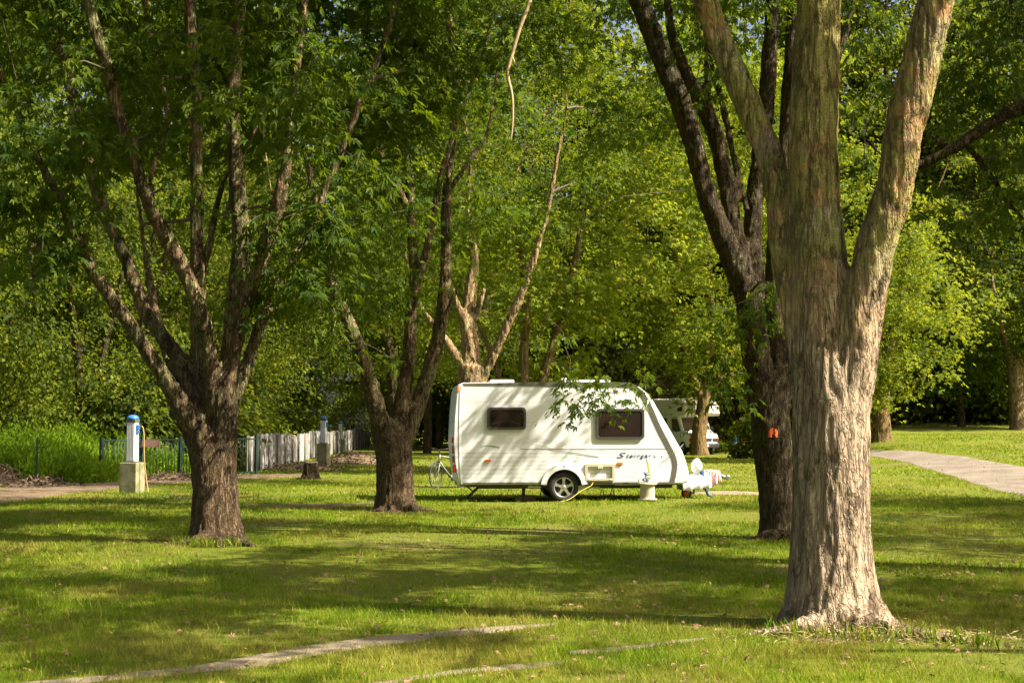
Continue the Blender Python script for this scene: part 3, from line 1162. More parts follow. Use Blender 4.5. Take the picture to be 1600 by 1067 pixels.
# --- left tree
B = G(337, 851)
lt = [
    ([(338, 858, 118), (338, 842, 96), (337, 820, 82), (336, 795, 76), (335, 750, 71), (333, 715, 72), (331, 690, 56), (330, 675, 22)], 0, 0, False),
    ([(324, 730, 50), (312, 688, 46), (294, 652, 41), (270, 612, 36), (242, 568, 32), (207, 512, 30), (184, 480, 28), (135, 405, 26), (96, 315, 20), (56, 242, 16), (22, 163, 13), (-5, 100, 11), (-40, 0, 9)], -.3, -.8, True),
    ([(315, 640, 36), (285, 570, 32), (250, 520, 30), (222, 475, 28), (195, 400, 27), (165, 337, 26), (137, 250, 24), (112, 140, 24), (90, 70, 24), (72, 0, 22), (60, -80, 18)], .7, .8, True),
    ([(330, 650, 34), (330, 580, 31), (317, 500, 30), (285, 418, 30), (250, 355, 28), (227, 308, 27), (206, 235, 26), (186, 180, 26), (169, 110, 26), (150, 50, 24), (130, -30, 22), (115, -100, 18)], -.6, -.8, True),
    ([(326, 740, 54), (319, 665, 44), (312, 590, 35), (310, 480, 31), (308, 380, 30), (307, 280, 28), (306, 180, 26), (300, 80, 24), (296, 0, 22), (290, -100, 18)], .35, .5, True),
    ([(312, 450, 14), (326, 385, 16), (338, 325, 16), (348, 290, 13), (357, 266, 8)], .1, 0, False),
    ([(341, 745, 56), (346, 690, 50), (352, 622, 42), (361, 540, 36), (371, 440, 34), (376, 364, 32), (369, 280, 32), (364, 200, 30), (366, 140, 28), (372, 56, 24), (376, -20, 22), (380, -100, 18)], -.15, .2, True),
    ([(352, 640, 30), (367, 545, 29), (386, 470, 28), (407, 410, 26), (426, 352, 26), (438, 305, 25), (449, 247, 24), (455, 185, 22), (464, 100, 18), (475, 20, 16), (485, -60, 12)], -.35, -.3, True),
    ([(350, 670, 30), (372, 610, 27), (396, 540, 24), (418, 480, 22), (455, 410, 20), (490, 350, 18), (508, 294, 16), (530, 247, 16), (551, 190, 16), (579, 124, 16), (607, 45, 14), (625, -20, 12)], .3, .6, True),
    ([(250, 360, 14), (235, 280, 12), (262, 200, 14), (250, 120, 12), (230, 30, 10)], .9, .6, True),
    ([(290, 640, 20), (262, 560, 18), (240, 470, 16), (228, 400, 12), (215, 300, 9)], 1.2, .8, True),
    ([(356, 330, 12), (372, 270, 9), (398, 205, 8), (414, 172, 7), (420, 168, 4)], .3, 0, False),
]
exl = [(*P(x, y, 18.6 + k * .35), 34) for x, y, k in ((485, 300, 0), (500, 330, 1), (515, 360, 2), (480, 430, 3), (300, 90, 0), (350, 60, 1), (260, 130, 0), (330, 40, 2), (400, 150, 1), (440, 120, 0), (200, 90, 1), (140, 180, 0), (60, 130, 1), (20, 230, 0), (110, 290, 1), (150, 330, 0), (60, 330, 2), (10, 330, 0), (180, 60, 2), (390, 60, 0), (520, 60, 1), (460, 40, 0), (245, 40, 0), (30, 60, 2), (90, 30, 0), (15, 420, 3), (50, 260, 2), (540, 130, 2), (500, 190, 3), (560, 250, 3), (240, 205, 2), (330, 150, 0))]
rl = np.random.default_rng(31)
for k in range(12):
    exl.append((*P(400 + rl.random() * 160, 300 + rl.random() * 200, 18.6 + 1.0 * rl.random()), 36))
for k in range(20):
    exl.append((*P(rl.random() * 190 - 10, 90 + rl.random() * 330, 17.2 + 1.6 * rl.random()), 40))
for k in range(22):
    exl.append((*P(rl.random() * 560 - 20, rl.random() ** 1.3 * 330 - 20, 17.4 + 1.8 * rl.random()), 34))
lt = [(tb, dd, dg, ex) if k == 0 else ([(x, y, w * (.86 if y < 620 else 1)) for x, y, w in tb], dd, dg, ex) for k, (tb, dd, dg, ex) in enumerate(lt)]
add_tree('maple_tree', 'many stemmed tree on the left with limbs fanning out above a thick trunk', B, lt, B.y + 0.35,
         ((-4.6, 20.3, 9.2), (7.6, 6.4, 5.4), 1300, 36, .14, .55, .3, 4.2, .46, lambda p: ~((p[:, 1] < 20.2) & (p[:, 2] < 7.6) & (p[:, 0] > -7.4) & (p[:, 0] < -2.0) & (vnoise(p * 1.3, 5) < .62))),
         M['bark_fawn'], M['leaf_maple'], voxel=0.022, disp=0.014, seed=13, roots=[(-25, .8, .12), (-70, .6, .12), (205, .9, .12), (160, .7, .12), (-120, .5, .1), (60, .8, .12)], extra=exl, dry=.5)

# --- middle tree in front of the caravan's tail
B = G(619, 799)
md = [
    ([(620, 804, 88), (618, 790, 68), (617, 770, 60), (617, 750, 58), (616, 710, 58), (612, 685, 58), (611, 662, 36), (611, 652, 14)], 0, 0, False),
    ([(605, 700, 36), (594, 660, 32), (581, 611, 28), (567, 559, 26), (549, 514, 24), (528, 470, 22), (512, 420, 18), (500, 360, 14), (490, 300, 12), (470, 200, 10)], -.2, -.8, True),
    ([(613, 700, 34), (626, 640, 28), (638, 565, 22), (642, 490, 20), (648, 440, 18), (644, 375, 16), (640, 300, 16), (630, 200, 14), (622, 100, 13), (620, 0, 12), (618, -80, 10)], .1, .3, True),
    ([(641, 490, 14), (653, 440, 15), (665, 400, 14), (672, 360, 13), (682, 310, 12), (696, 250, 11), (730, 150, 8), (760, 60, 6)], 0, .3, True),
    ([(623, 705, 34), (642, 662, 30), (660, 611, 27), (676, 562, 25), (688, 510, 22), (695, 450, 20), (697, 400, 19), (697, 330, 18), (702, 260, 16), (712, 160, 15), (705, 60, 14), (700, -40, 12)], .3, .3, True),
    ([(688, 515, 12), (708, 465, 8), (725, 435, 5)], .1, 0, False),
    ([(640, 330, 12), (600, 250, 12), (570, 170, 12), (590, 90, 10), (620, 20, 9)], -.5, 0, True),
    ([(700, 300, 10), (735, 250, 9), (760, 210, 8), (770, 160, 6)], 0, .5, True),
]
exm = [(*P(x, y, D), 26) for x, y, D in ((880, 625, 26.8), (915, 600, 26.5), (905, 640, 27), (930, 620, 27), (965, 605, 26.6), (985, 620, 27.2), (940, 590, 26.6), (1005, 590, 26), (890, 590, 26.5), (720, 160, 25), (800, 230, 24.5), (850, 330, 25), (620, 470, 25.5), (560, 440, 25.3), (530, 540, 26), (660, 330, 25), (840, 540, 27.5), (760, 300, 25), (900, 430, 27), (880, 520, 27), (590, 350, 25), (545, 330, 25), (610, 560, 26.2), (700, 560, 27.5), (520, 520, 26))]
r_ = np.random.default_rng(23)
for k in range(15):
    q = np.array([-1.0 + 2.2 * r_.random(), 30.25, .9 + 1.5 * r_.random()]) + SUN * (5.5 + 4 * r_.random())
    exm.append((*q, 26))
add_tree('maple_tree', 'three stemmed tree in front of the back end of the white caravan', B, md, B.y + 0.3,
         ((-1.6, 27.0, 9.8), (6.6, 5.6, 6.2), 1350, 36, .13, .55, .3, 3.6, .47, lambda p: ~((p[:, 1] < 27.4) & (p[:, 2] < 7.4) & (p[:, 0] > -4.2) & (p[:, 0] < -.4) & (vnoise(p * 1.3, 5) < .58)) & ~((p[:, 2] < 6.2) & (p[:, 0] > -1.8) & (p[:, 0] < 1.8) & (vnoise(p * .9, 8) < .62))),
         M['bark_fawn'], M['leaf_maple'], voxel=0.026, disp=0.014, seed=14, roots=[(-20, 1.1, .13), (20, .7, .11), (-110, .5, .1), (190, .6, .1)], extra=exm, dry=.3)

# --- sunlit tree behind the caravan
D = 37.5
B = Vector((P(738, 700, D).x, D, tz(P(738, 700, D).x, D)))
kt = [
    ([(738, 768, 46), (738, 700, 44), (737, 640, 42), (737, 600, 46), (738, 570, 42)], 0, 0, False),
    ([(738, 600, 38), (735, 545, 30), (732, 495, 25), (737, 440, 18), (741, 400, 13), (733, 350, 10), (732, 310, 8), (735, 240, 7)], 0, .3, True),
    ([(734, 530, 18), (722, 495, 15), (713, 472, 12), (708, 450, 7)], -.2, 0, False),
    ([(744, 500, 10), (752, 470, 9), (757, 450, 7)], -.2, 0, False),
    ([(732, 590, 20), (702, 540, 14), (676, 505, 10), (656, 476, 8), (640, 430, 7)], -.4, 0, True),
    ([(742, 620, 24), (754, 590, 18), (770, 556, 16), (791, 512, 15), (812, 465, 14), (828, 425, 13), (845, 370, 11), (853, 345, 10), (862, 300, 9), (870, 250, 8), (885, 170, 6)], -.4, -.3, True),
    ([(745, 380, 8), (765, 345, 8), (778, 320, 6)], 0, 0, True),
]
add_tree('maple_tree', 'tree with bright sunlit forked limbs rising behind the back half of the caravan', B, kt, D,
         ((-0.8, 38.5, 11.5), (6.0, 4.6, 6.8), 1000, 30, .14, .65, .4, 4.2, .52, lambda p: ~((p[:, 1] < 38) & (p[:, 2] < 6.4) & (p[:, 0] < 1.5))),
         M['bark_sunny'], M['leaf_maple'], voxel=0.035, disp=0.02, seed=15, dry=.2, ext=5, kind='trefoil')

# --- twin stemmed tree further back, between the roof vents
D = 48.0
B = Vector((P(832, 700, D).x, D, tz(P(832, 700, D).x, D)))
lm = [
    ([(834, 746, 36), (834, 700, 32), (832, 660, 34)], 0, 0, False),
    ([(830, 700, 20), (822, 640, 17), (818, 590, 17), (819, 540, 16), (822, 470, 14), (815, 400, 12)], 0, 0, True),
    ([(836, 700, 20), (842, 630, 17), (848, 592, 16), (857, 560, 15), (866, 532, 15), (884, 480, 12), (895, 420, 10)], .1, .4, True),
    ([(828, 690, 18), (800, 640, 13), (783, 600, 11), (770, 560, 9), (745, 500, 8)], .2, .4, True),
]
add_tree('maple_tree', 'twin stemmed tree beyond the middle of the caravan roof', B, lm, D,
         ((3.6, 49.5, 11.0), (7.2, 4.6, 8.6), 1250, 28, .17, .7, .45, 3.2, .45),
         M['bark_far'], M['leaf_bright'], voxel=0.04, disp=0.02, seed=16, dry=.2, ext=5, kind='trefoil')

# --- tree in front of the motorhome
B = G(1095, 711)
D = B.y
mt = [
    ([(1094, 715, 34), (1092, 690, 25), (1094, 660, 22), (1098, 640, 21), (1103, 600, 21)], 0, 0, False),
    ([(1101, 625, 18), (1108, 560, 16), (1110, 480, 14), (1105, 380, 12)], 0, 0, True),
    ([(1099, 630, 14), (1080, 580, 12), (1060, 520, 10), (1040, 450, 8)], -.3, -1, True),
    ([(1103, 620, 12), (1135, 570, 10), (1160, 500, 8)], -.3, -1, True),
]
add_tree('maple_tree', 'leafy tree standing right in front of the motorhome, low bright boughs', B, mt, D,
         ((B.x - .3, D - .5, 11.2), (6.4, 5.0, 9.4), 1400, 26, .2, .85, .5, 2.6, .42, lambda p: ~((p[:, 2] < 3.6) & (np.abs(p[:, 0] - 10.0) > 2.6))),
         M['bark_far'], M['leaf_bright'], voxel=0.05, disp=0.02, seed=17, dry=.3, ext=6, kind='trefoil')

# --- tree behind the road bend
B = G(1376, 689)
D = B.y
bt = [
    ([(1376, 693, 44), (1375, 680, 36), (1374, 640, 32), (1374, 600, 34), (1376, 560, 36)], 0, 0, False),
    ([(1375, 580, 26), (1368, 520, 24), (1366, 450, 20), (1372, 380, 16)], 0, 0, True),
    ([(1377, 580, 24), (1392, 530, 18), (1404, 480, 14), (1420, 400, 12)], 0, -1, True),
    ([(1380, 600, 10), (1405, 604, 9), (1425, 598, 7), (1450, 580, 5)], -1, -2, False),
]
add_tree('maple_tree', 'tree with bright yellow green boughs beyond the bend of the gravel road', B, bt, D,
         ((B.x - 2.0, D - 3.6, 8.6), (4.2, 4.6, 6.8), 900, 26, .18, .75, .5, 2.9, .42),
         M['bark_far'], M['leaf_bright'], voxel=0.05, disp=0.02, seed=18, dry=.3, ext=6, kind='trefoil')

# --- far tree on the slope at the right edge
B = G(1590, 671)
D = B.y
rt = [
    ([(1591, 674, 30), (1590, 655, 24), (1588, 610, 23), (1586, 560, 25)], 0, 0, False),
    ([(1585, 575, 14), (1575, 550, 11), (1566, 520, 9), (1558, 470, 8)], 0, 0, True),
    ([(1590, 575, 16), (1605, 545, 13), (1625, 500, 11)], 0, 0, True),
]
add_tree('maple_tree', 'forked tree on the grassy slope at the far right', B, rt, D,
         ((B.x, D + 1, 11.8), (7.4, 6.0, 7.0), 950, 24, .23, .9, .5, 5.4, .42),
         M['bark_sunny'], M['leaf_wood'], voxel=0.05, disp=0.02, seed=19, dry=.3, ext=6, kind='trefoil')

# --- tree off the right edge whose long bough reaches into the picture
D = 15.5
B = Vector((7.6, D, tz(7.6, D)))
ot = [
    ([(1888, 896, 110), (1888, 850, 90), (1885, 700, 82), (1880, 500, 78), (1885, 300, 70), (1900, 100, 60), (1900, -100, 50)], 0, 0, True),
    ([(1882, 330, 44), (1800, 230, 36), (1700, 170, 30), (1600, 168, 24), (1560, 186, 22), (1520, 212, 21), (1490, 232, 19), (1455, 250, 16), (1420, 262, 12), (1385, 250, 9), (1340, 205, 6), (1300, 202, 4)], -.4, .5, False),
    ([(1505, 222, 12), (1530, 250, 11), (1555, 285, 9), (1580, 322, 9), (1603, 345, 8), (1640, 380, 6)], .2, 0, False),
    ([(1520, 262, 6), (1512, 300, 5), (1480, 340, 4), (1448, 358, 3), (1415, 370, 2)], .2, 0, False),
    ([(1498, 232, 9), (1466, 222, 7), (1440, 205, 6), (1380, 197, 5), (1310, 200, 4)], .3, .3, False),
    ([(1700, 172, 16), (1640, 100, 12), (1590, 30, 9), (1560, -60, 7)], .3, .3, True),
    ([(1575, 330, 4), (1590, 370, 3), (1600, 420, 2)], .2, 0, False),
]
exo = [(*P(x, y, D + .4 * k), 34) for x, y, k in ((1590, 230, 0), (1560, 200, 1), (1530, 150, 2), (1500, 130, 1), (1580, 120, 0), (1540, 90, 2), (1600, 60, 1), (1560, 40, 0), (1510, 60, 2), (1595, 170, 2), (1570, 300, 0), (1600, 310, 1), (1545, 330, 2), (1480, 180, 2), (1590, 10, 0), (1530, 15, 1), (1490, 340, 3), (1460, 300, 2), (1540, 200, 3), (1500, 100, 3), (1470, 60, 4), (1580, 80, 3), (1545, 120, 1), (1600, 130, 4), (1520, 30, 4), (1575, 20, 2), (1350, 60, 5), (1370, 130, 5), (1340, 10, 5), (1390, 30, 5), (1500, 200, 4), (1600, 250, 2), (1570, 250, 3), (1350, 260, 5))]
add_tree('maple_tree', 'tree off the right edge, a long dark bough reaching behind the pale tree', B, ot, D,
         ((8.6, 14.5, 9.4), (4.8, 5.6, 4.6), 1000, 36, .12, .5, .35, 4.9, .42, lambda p: p[:, 2] > 1.8 + 0.33 * p[:, 1]),
         M['bark_dark'], M['leaf_dark'], voxel=0.022, disp=0.012, seed=20, dry=.4, extra=exo, tips_z=2.5)


# --- pale dead shoot hanging down at the top centre
mb = MB()
q, rr = catmull([P(x, y, 17.0) for x, y in ((838, -60), (828, 0), (812, 45), (796, 100), (793, 118), (800, 150), (801, 190), (798, 222))], [.028, .026, .024, .022, .022, .018, .014, .006], .05)
mb.tube(q, rr, 8)
mb.tube([P(800, 88, 17), P(804, 98, 17), P(802, 104, 17)], [.012, .01, .004], 6)
tag(mb.build('dead_shoot', M['twig_pale']), 'pale bare shoot hanging down among the leaves at the top centre', 'twig')
mb = MB()
q, rr = catmull([P(x, y, 18.8) for x, y in ((414, 172), (412, 210), (418, 260), (424, 300))], [.01, .009, .008, .004], .1)
mb.tube(q, rr, 6)
tag(mb.build('dead_shoot', M['twig_pale']), 'thin dry stalk hanging between the stems of the left tree', 'twig')

# ------------------------------------------------------------------ off-camera neighbour that shades the lawn
def simple_tree(name, label, x, y, h, tr, crad, leaf, seed, kind='trefoil', ncl=500, nper=24, size=.25, spread=1.1, zmin=4.0, group=None, cz=None, hole=.44, bark='bark_dark', cat='tree', shell=.5):
    r = np.random.default_rng(seed)
    b = Vector((x, y, tz(x, y)))
    t = empty(name, b)
    tag(t, label, cat, group)
    limbs = [([b + Vector((0, 0, -.2)), b + Vector((r.normal() * .1, 0, h * .15)), b + Vector((r.normal() * .3, r.normal() * .3, h * .3))], [tr * 1.2, tr * .9, tr * .8])]
    top = limbs[0][0][-1]
    for k in range(5):
        a = k * 1.26 + r.random() * .7
        d = Vector((math.cos(a) * crad[0] * .55, math.sin(a) * crad[1] * .55, h * .45))
        limbs.append(([top - Vector((0, 0, h * .06)), top + d * .3 + Vector((0, 0, h * .05)), top + d * .65 + Vector((0, 0, h * .07)), top + d], [tr * .6, tr * .42, tr * .28, tr * .12]))
    mb = MB()
    for p, q in limbs:
        pp, qq = catmull(p, q, .4)
        mb.tube([v - b for v in pp], qq, 12)
    mb.build('trunk', M[bark], t)
    c = (x, y, cz if cz else h * .62)
    pts = ellipsoid_points(ncl, c, crad, r, shell, zmin, hole, seed=seed, bough=1.3)
    make_crown('crown', t, pts, nper, size, spread, kind, leaf, r, tips_of(limbs, 2), 50, origin=b)
    return t


for (x, y, h, s, lab) in ((13.0, 8.5, 13, 31, 'tall tree out of view to the right of the lawn'), (17.5, 18.0, 13, 32, 'tall tree out of view on the right, by the road'), (17.0, 26.0, 13, 33, 'tall tree out of view on the far side of the road')):
    simple_tree('maple_tree', lab, x, y, h, .33, (5.0, 4.4, 4.6), M['leaf_maple'], s, 'maple', 800, 32, .13, .6, 4.4, hole=.36)

# ------------------------------------------------------------------ smaller dark trees at the back right
simple_tree('evergreen_tree', 'slim dark evergreen beyond the road between the bend tree and the far right tree', *P(1503, 660, 84).xy, 14, .22, (3.4, 3.2, 7.4), M['leaf_dark'], 41, 'kite', 420, 34, .26, 1.0, .6, cz=7.6)
simple_tree('evergreen_tree', 'broad dark evergreen behind the gravel road, left of the slim one', *P(1440, 660, 96).xy, 15, .25, (5.0, 3.6, 8.0), M['leaf_dark'], 42, 'kite', 520, 34, .28, 1.2, .4, cz=8.2)


# ------------------------------------------------------------------ woodland wall
def woodland():
    r = np.random.default_rng(77)
    sp = []
    # left side, behind the fence line
    for x, y, rr, h in ((-15, 50, 3.6, 11), (-19, 47, 4.2, 13), (-24, 50, 4.6, 15), (-15.5, 58, 4, 14), (-21, 60, 5, 17), (-29, 58, 6, 18), (-17, 69, 4.6, 16), (-25, 72, 6, 20), (-35, 70, 7, 22),
                        (-17.5, 82, 5, 18), (-19, 95, 5.5, 20), (-28, 88, 7, 22), (-40, 86, 8, 24), (-20, 112, 6, 24), (-31, 108, 8, 26), (-46, 105, 9, 28)):
        sp.append((x, y, rr, h, 0.3))
    # across the back
    for x, y, rr, h in ((-12, 128, 7, 27), (-1, 122, 7, 26), (10, 118, 7, 26), (-6, 110, 5, 17), (4, 106, 5, 18), (19, 112, 7, 26), (26, 108, 6, 24), (34, 112, 8, 27), (41, 104, 7, 26),
                        (50, 112, 9, 28), (-20, 140, 9, 34), (-5, 145, 9, 36), (10, 142, 9, 36), (24, 140, 9, 36), (38, 138, 9, 36), (52, 140, 10, 36), (66, 120, 10, 30), (-36, 135, 10, 36), (-54, 130, 11, 36), (-70, 115, 11, 32),
                        (22, 96, 4.5, 17), (2, 95, 6, 36), (-5, 98, 6, 36), (10, 97, 6, 36), (17, 92, 6, 38), (23, 88, 6, 38), (31, 90, 6, 38), (40, 90, 7, 38), (-27, 78, 7, 34), (-19, 84, 6, 34), (-19, 92, 6, 36), (-36, 82, 8, 36), (27, 92, 6, 32), (36, 94, 7, 34), (17, 101, 6, 32), (46, 92, 7, 32), (46, 96, 6, 22), (56, 92, 7, 22), (-62, 96, 9, 26)):
        sp.append((x, y, rr, h, 0.4))
    lift = [(-4.7, 58, 5.0, 19), (-2.0, 70, 5.5, 22), (-13.6, 74, 5.0, 21), (-5, 84, 6, 24), (-12.5, 63, 3.6, 18)]
    sp = [q + (0.2,) for q in sp] + [(x, y, rr, h, .3, 4.2) for x, y, rr, h in lift]
    Cs, Ts, Ns, Ss, Rs = [], [], [], [], []
    for k, (x, y, rr, h, sz, zl) in enumerate(sp):
        n = int((34 if y < 75 else 26) * h * rr / 4)
        c = (x, y, h * (.5 if zl < 1 else .62))
        pts = ellipsoid_points(n, c, (rr, rr, h * .52), r, .45, tz(x, y) + zl, .45, .3, seed=k * 7, bough=1.35, per=10)
        C, T, N, S, rd = spray_leaves(pts, 26, sz * (.55 if y < 75 else .8), .8 if y < 75 else 1.1, r, .4, .45)
        Cs.append(C); Ts.append(T); Ns.append(N); Ss.append(S); bo = r.random(len(pts) // 10 + 2)[np.arange(len(pts)) // 10]
        Rs.append(np.clip(rd * .45 + .45 * np.repeat(bo, 26) + .35 * r.random() - .1, 0, 1))
    V, Fc, k = leaf_geo(np.concatenate(Cs), np.concatenate(Ts), np.concatenate(Ns), np.concatenate(Ss), 'kite')
    rn = np.repeat(np.concatenate(Rs), k)
    # trunks and a few bare branches inside
    paths = []
    for x, y, rr, h, sz, zl in sp:
        b = Vector((x, y, tz(x, y) - .2))
        for j in range(2):
            a = r.random() * 6.28
            paths.append(([b, b + Vector((math.cos(a) * .3, math.sin(a) * .3, h * .25)), b + Vector((math.cos(a) * rr * .5, math.sin(a) * rr * .5, h * .7))], [.28, .2, .06]))
    V2, F2 = np_tubes(paths, 6)
    me = np_mesh('woodland', np.concatenate([V, V2]), np.concatenate([Fc, F2 + len(V)]), [M['leaf_wood'], M['bark_dark']], np.concatenate([np.zeros(len(Fc), int), np.ones(len(F2), int)]), {'rnd': np.concatenate([rn, np.zeros(len(F2))])})
    tag(link('woodland', me), kind='stuff')
    print('woodland', len(Fc))


woodland()


def brush(name, blobs, mat, kind, size, nper, spread, seed, up=False, hole=.3):
    r = np.random.default_rng(seed)
    Cs = []
    for x, y, rx, ry, h, n in blobs:
        c = (x, y, h * .4)
        Cs.append(ellipsoid_points(n, c, (rx, ry, h * .65), r, .1, tz(x, y), hole, .9, seed=seed))
    pts = np.concatenate(Cs)
    pts[:, 2] += terrain(pts[:, 0], pts[:, 1])
    C, T, N, S, rd = spray_leaves(pts, nper, size, spread, r, .2, .6)
    if up:
        T[:, 2] = np.abs(T[:, 2]) + .5
        N = r.normal(size=N.shape)
    V, Fc, k = leaf_geo(C, T, N, S, kind)
    me = np_mesh(name, V, Fc, [mat], attrs={'rnd': np.repeat(rd, k)})
    return link(name, me)


# tall weeds behind the path on the left
tag(brush('weeds', [(x, y, 1.6, 1.4, .95 + .3 * math.sin(x * 2.1), 150) for x in np.arange(-21, -12.3, 1.2) for y in (41.0, 43.4)] + [(x, 46.5, 2, 1.5, 1.5, 120) for x in np.arange(-22, -13, 2)]
          + [(x, y, 1.2, 1, .9, 60) for x, y in ((-11.5, 47), (-12.5, 50), (-13, 55))], M['weed'], 'lance', .16, 30, .42, 51, True), kind='stuff')
# olive thicket under the trees at the back
tag(brush('undergrowth', [(x, 62 + 3 * math.sin(x), 3, 2.4, 4.2, 150) for x in np.arange(-36, -13.5, 3.2)] + [(x, 118, 4, 3, 5, 130) for x in np.arange(-12, 4, 5)] + [(x, y, 1.6, 2.0, 3.6, 160) for x, y in ((-11.5, 52), (-13.5, 50), (-12.3, 56), (-13.2, 60), (-13.8, 67), (-14.6, 76), (-15.8, 86), (-16.8, 98), (-17.4, 110))], M['leaf_wood'], 'kite', .24, 26, .8, 52), kind='stuff')
tag(brush('thicket', [(9.5, 92, 3, 2, 5.5, 200), (14.5, 91, 3, 2, 5.8, 200), (6.5, 93, 3, 2, 6.5, 200), (3.5, 96, 3, 2, 6.5, 200), (19, 98, 3, 2, 4, 160), (2, 62, 2, 1.5, 3.4, 0)][:5], M['leaf_brush'], 'lance', .42, 30, .9, 53), kind='stuff')
b = brush('shrub', [(G(1172, 716).x, G(1172, 716).y, 1.0, .9, 2.0, 110)], M['leaf_bright'], 'kite', .2, 26, .4, 54)
tag(b, 'leafy light green shrub left of the dark paint marked trunk', 'shrub')
b = brush('shrub', [(G(1118, 706).x, G(1118, 706).y - 1.2, 1.1, .6, 1.15, 90)], M['leaf_bright'], 'kite', .16, 24, .3, 55)
tag(b, 'low shrub growing at the foot of the tree before the motorhome', 'shrub')
x, y = P(1570, 660, 94).xy
b = brush('hedge', [(x + k * 2.4 - 3, y, 1.8, 1.2, 2.0, 90) for k in range(6)], M['leaf_brush'], 'lance', .26, 26, .5, 56)
tag(b, 'dry brownish hedge along the top of the far right slope', 'hedge')
b = brush('shrub', [(G(1566, 672).x, G(1566, 672).y, .7, .5, .8, 40)], M['leaf_dark'], 'kite', .16, 24, .3, 57)
tag(b, 'small dark shrub on the slope beside the far right tree', 'shrub')

# grass tufts and weeds hugging trunk feet
def tufts(name, label, spots, seed):
    r = np.random.default_rng(seed)
    C = []
    for x, y, rad, n, h in spots:
        a = r.random(n) * 6.28
        q = rad * np.sqrt(r.random(n))
        C.append(np.stack([x + np.cos(a) * q, y + np.sin(a) * q, 0 * a, h * (.5 + r.random(n))], 1))
    C = np.concatenate(C)
    n = len(C)
    z = terrain(C[:, 0], C[:, 1])
    T = np.stack([r.normal(size=n) * .35, r.normal(size=n) * .35, np.ones(n)], 1)
    V, Fc, k = leaf_geo(np.stack([C[:, 0], C[:, 1], z - .01], 1), T, r.normal(size=(n, 3)), C[:, 3], 'blade')
    me = np_mesh(name, V, Fc, [M['grass']], attrs={'rnd': np.repeat(.1 + .5 * r.random(n), k), 'dry': np.repeat((r.random(n) < .25) * .8, k)})
    tag(link(name, me), kind='stuff')


bl = G(337, 851)
tufts('grass_tufts', '', [(BF.x + dx, BF.y + dy, .16, 50, .12) for dx, dy in ((-.1, -.42), (.1, -.45), (-.3, -.3), (.3, -.4), (.5, -.35), (-.45, -.1), (.75, -.5), (.9, -.75), (.15, -.6))]
      + [(bl.x + dx, bl.y + dy, .14, 60, .13) for dx, dy in ((-.05, -.42), (-.15, -.4), (.1, -.42), (.3, -.35), (-.4, -.2))], 8)


def litter():
    r = np.random.default_rng(19)
    n = 4800
    y = 8 + 34 * r.random(n) ** 1.6
    x = (r.random(n) * 2 - 1) * (.375 * y + 1)
    bx = r.random(n) < .35
    x = np.where(bx, BF.x + r.normal(size=n) * 2.2 + 1.5, x); y = np.where(bx, BF.y + 3 + r.normal(size=n) * 3.5, y)
    y = np.maximum(y, 8)
    C = np.stack([x, y, terrain(x, y) + .025 + .02 * r.random(n)], 1)
    T = np.stack([r.normal(size=n), r.normal(size=n), r.normal(size=n) * .25], 1)
    N = np.stack([r.normal(size=n) * .4, r.normal(size=n) * .4 - .2, np.ones(n)], 1)
    S = .014 + .045 * r.random(n) ** 2
    V, Fc, k = leaf_geo(C, T, N, S, 'maple')
    m = plain('dead leaf', (0.30, 0.19, 0.085), .8, vary=.3, scale=1.5, col2=(0.12, 0.06, 0.025))
    tag(link('fallen_leaves', np_mesh('fallen_leaves', V, Fc, [m])), kind='stuff')



# ================================================================== OBJECT MATERIALS
def caravan_paint():
    m, nt, out = new_mat('caravan panel')
    t = NT(nt)
    co = t.n('TexCoord').outputs['Object']
    sep = t.n('SeparateXYZ'); t.link(co, sep.inputs[0])
    z = sep.outputs['Z']
    fr = t.math('FRACT', t.math('DIVIDE', z, 0.086))
    g1 = t.math('LESS_THAN', fr, 0.13)
    low = t.math('MULTIPLY', t.math('LESS_THAN', z, 1.06), g1)
    fr2 = t.math('FRACT', t.math('DIVIDE', t.math('ADD', z, 0.03), 0.43))
    g2 = t.math('MULTIPLY', t.math('LESS_THAN', fr2, 0.014), t.math('LESS_THAN', z, 2.2))
    g = t.math('MAXIMUM', t.math('MULTIPLY', low, 0.7), t.math('MULTIPLY', g2, 0.8))
    n = t.noise(t.scaled(co, (1.2, 1.2, 4)), 1.0, 4)
    c = t.mix(t.ramp(n, [(0.3, 0.0), (0.8, 1.0)]), (0.70, 0.70, 0.72), (0.61, 0.605, 0.61))
    # rain streak dirt
    st = t.ramp(t.noise(t.scaled(co, (14, 14, .5)), 1.0, 4, .7), [(0.55, 0.0), (0.8, .22)])
    c = t.mix(st, c, (0.45, 0.42, 0.33))
    c = t.mix(g, c, (0.28, 0.26, 0.22))
    p = t.n('BsdfPrincipled', Roughness=0.32)
    p.inputs['Specular IOR Level'].default_value = 0.45
    t.set(p, 'Base Color', c)
    b = t.n('Bump', Strength=0.35, Distance=0.012)
    b.invert = True
    t.link(t.math('ADD', g, t.math('MULTIPLY', n, 0.5)), b.inputs['Height'])
    t.link(b.outputs[0], p.inputs['Normal'])
    t.link(p.outputs[0], out.inputs[0])
    return m


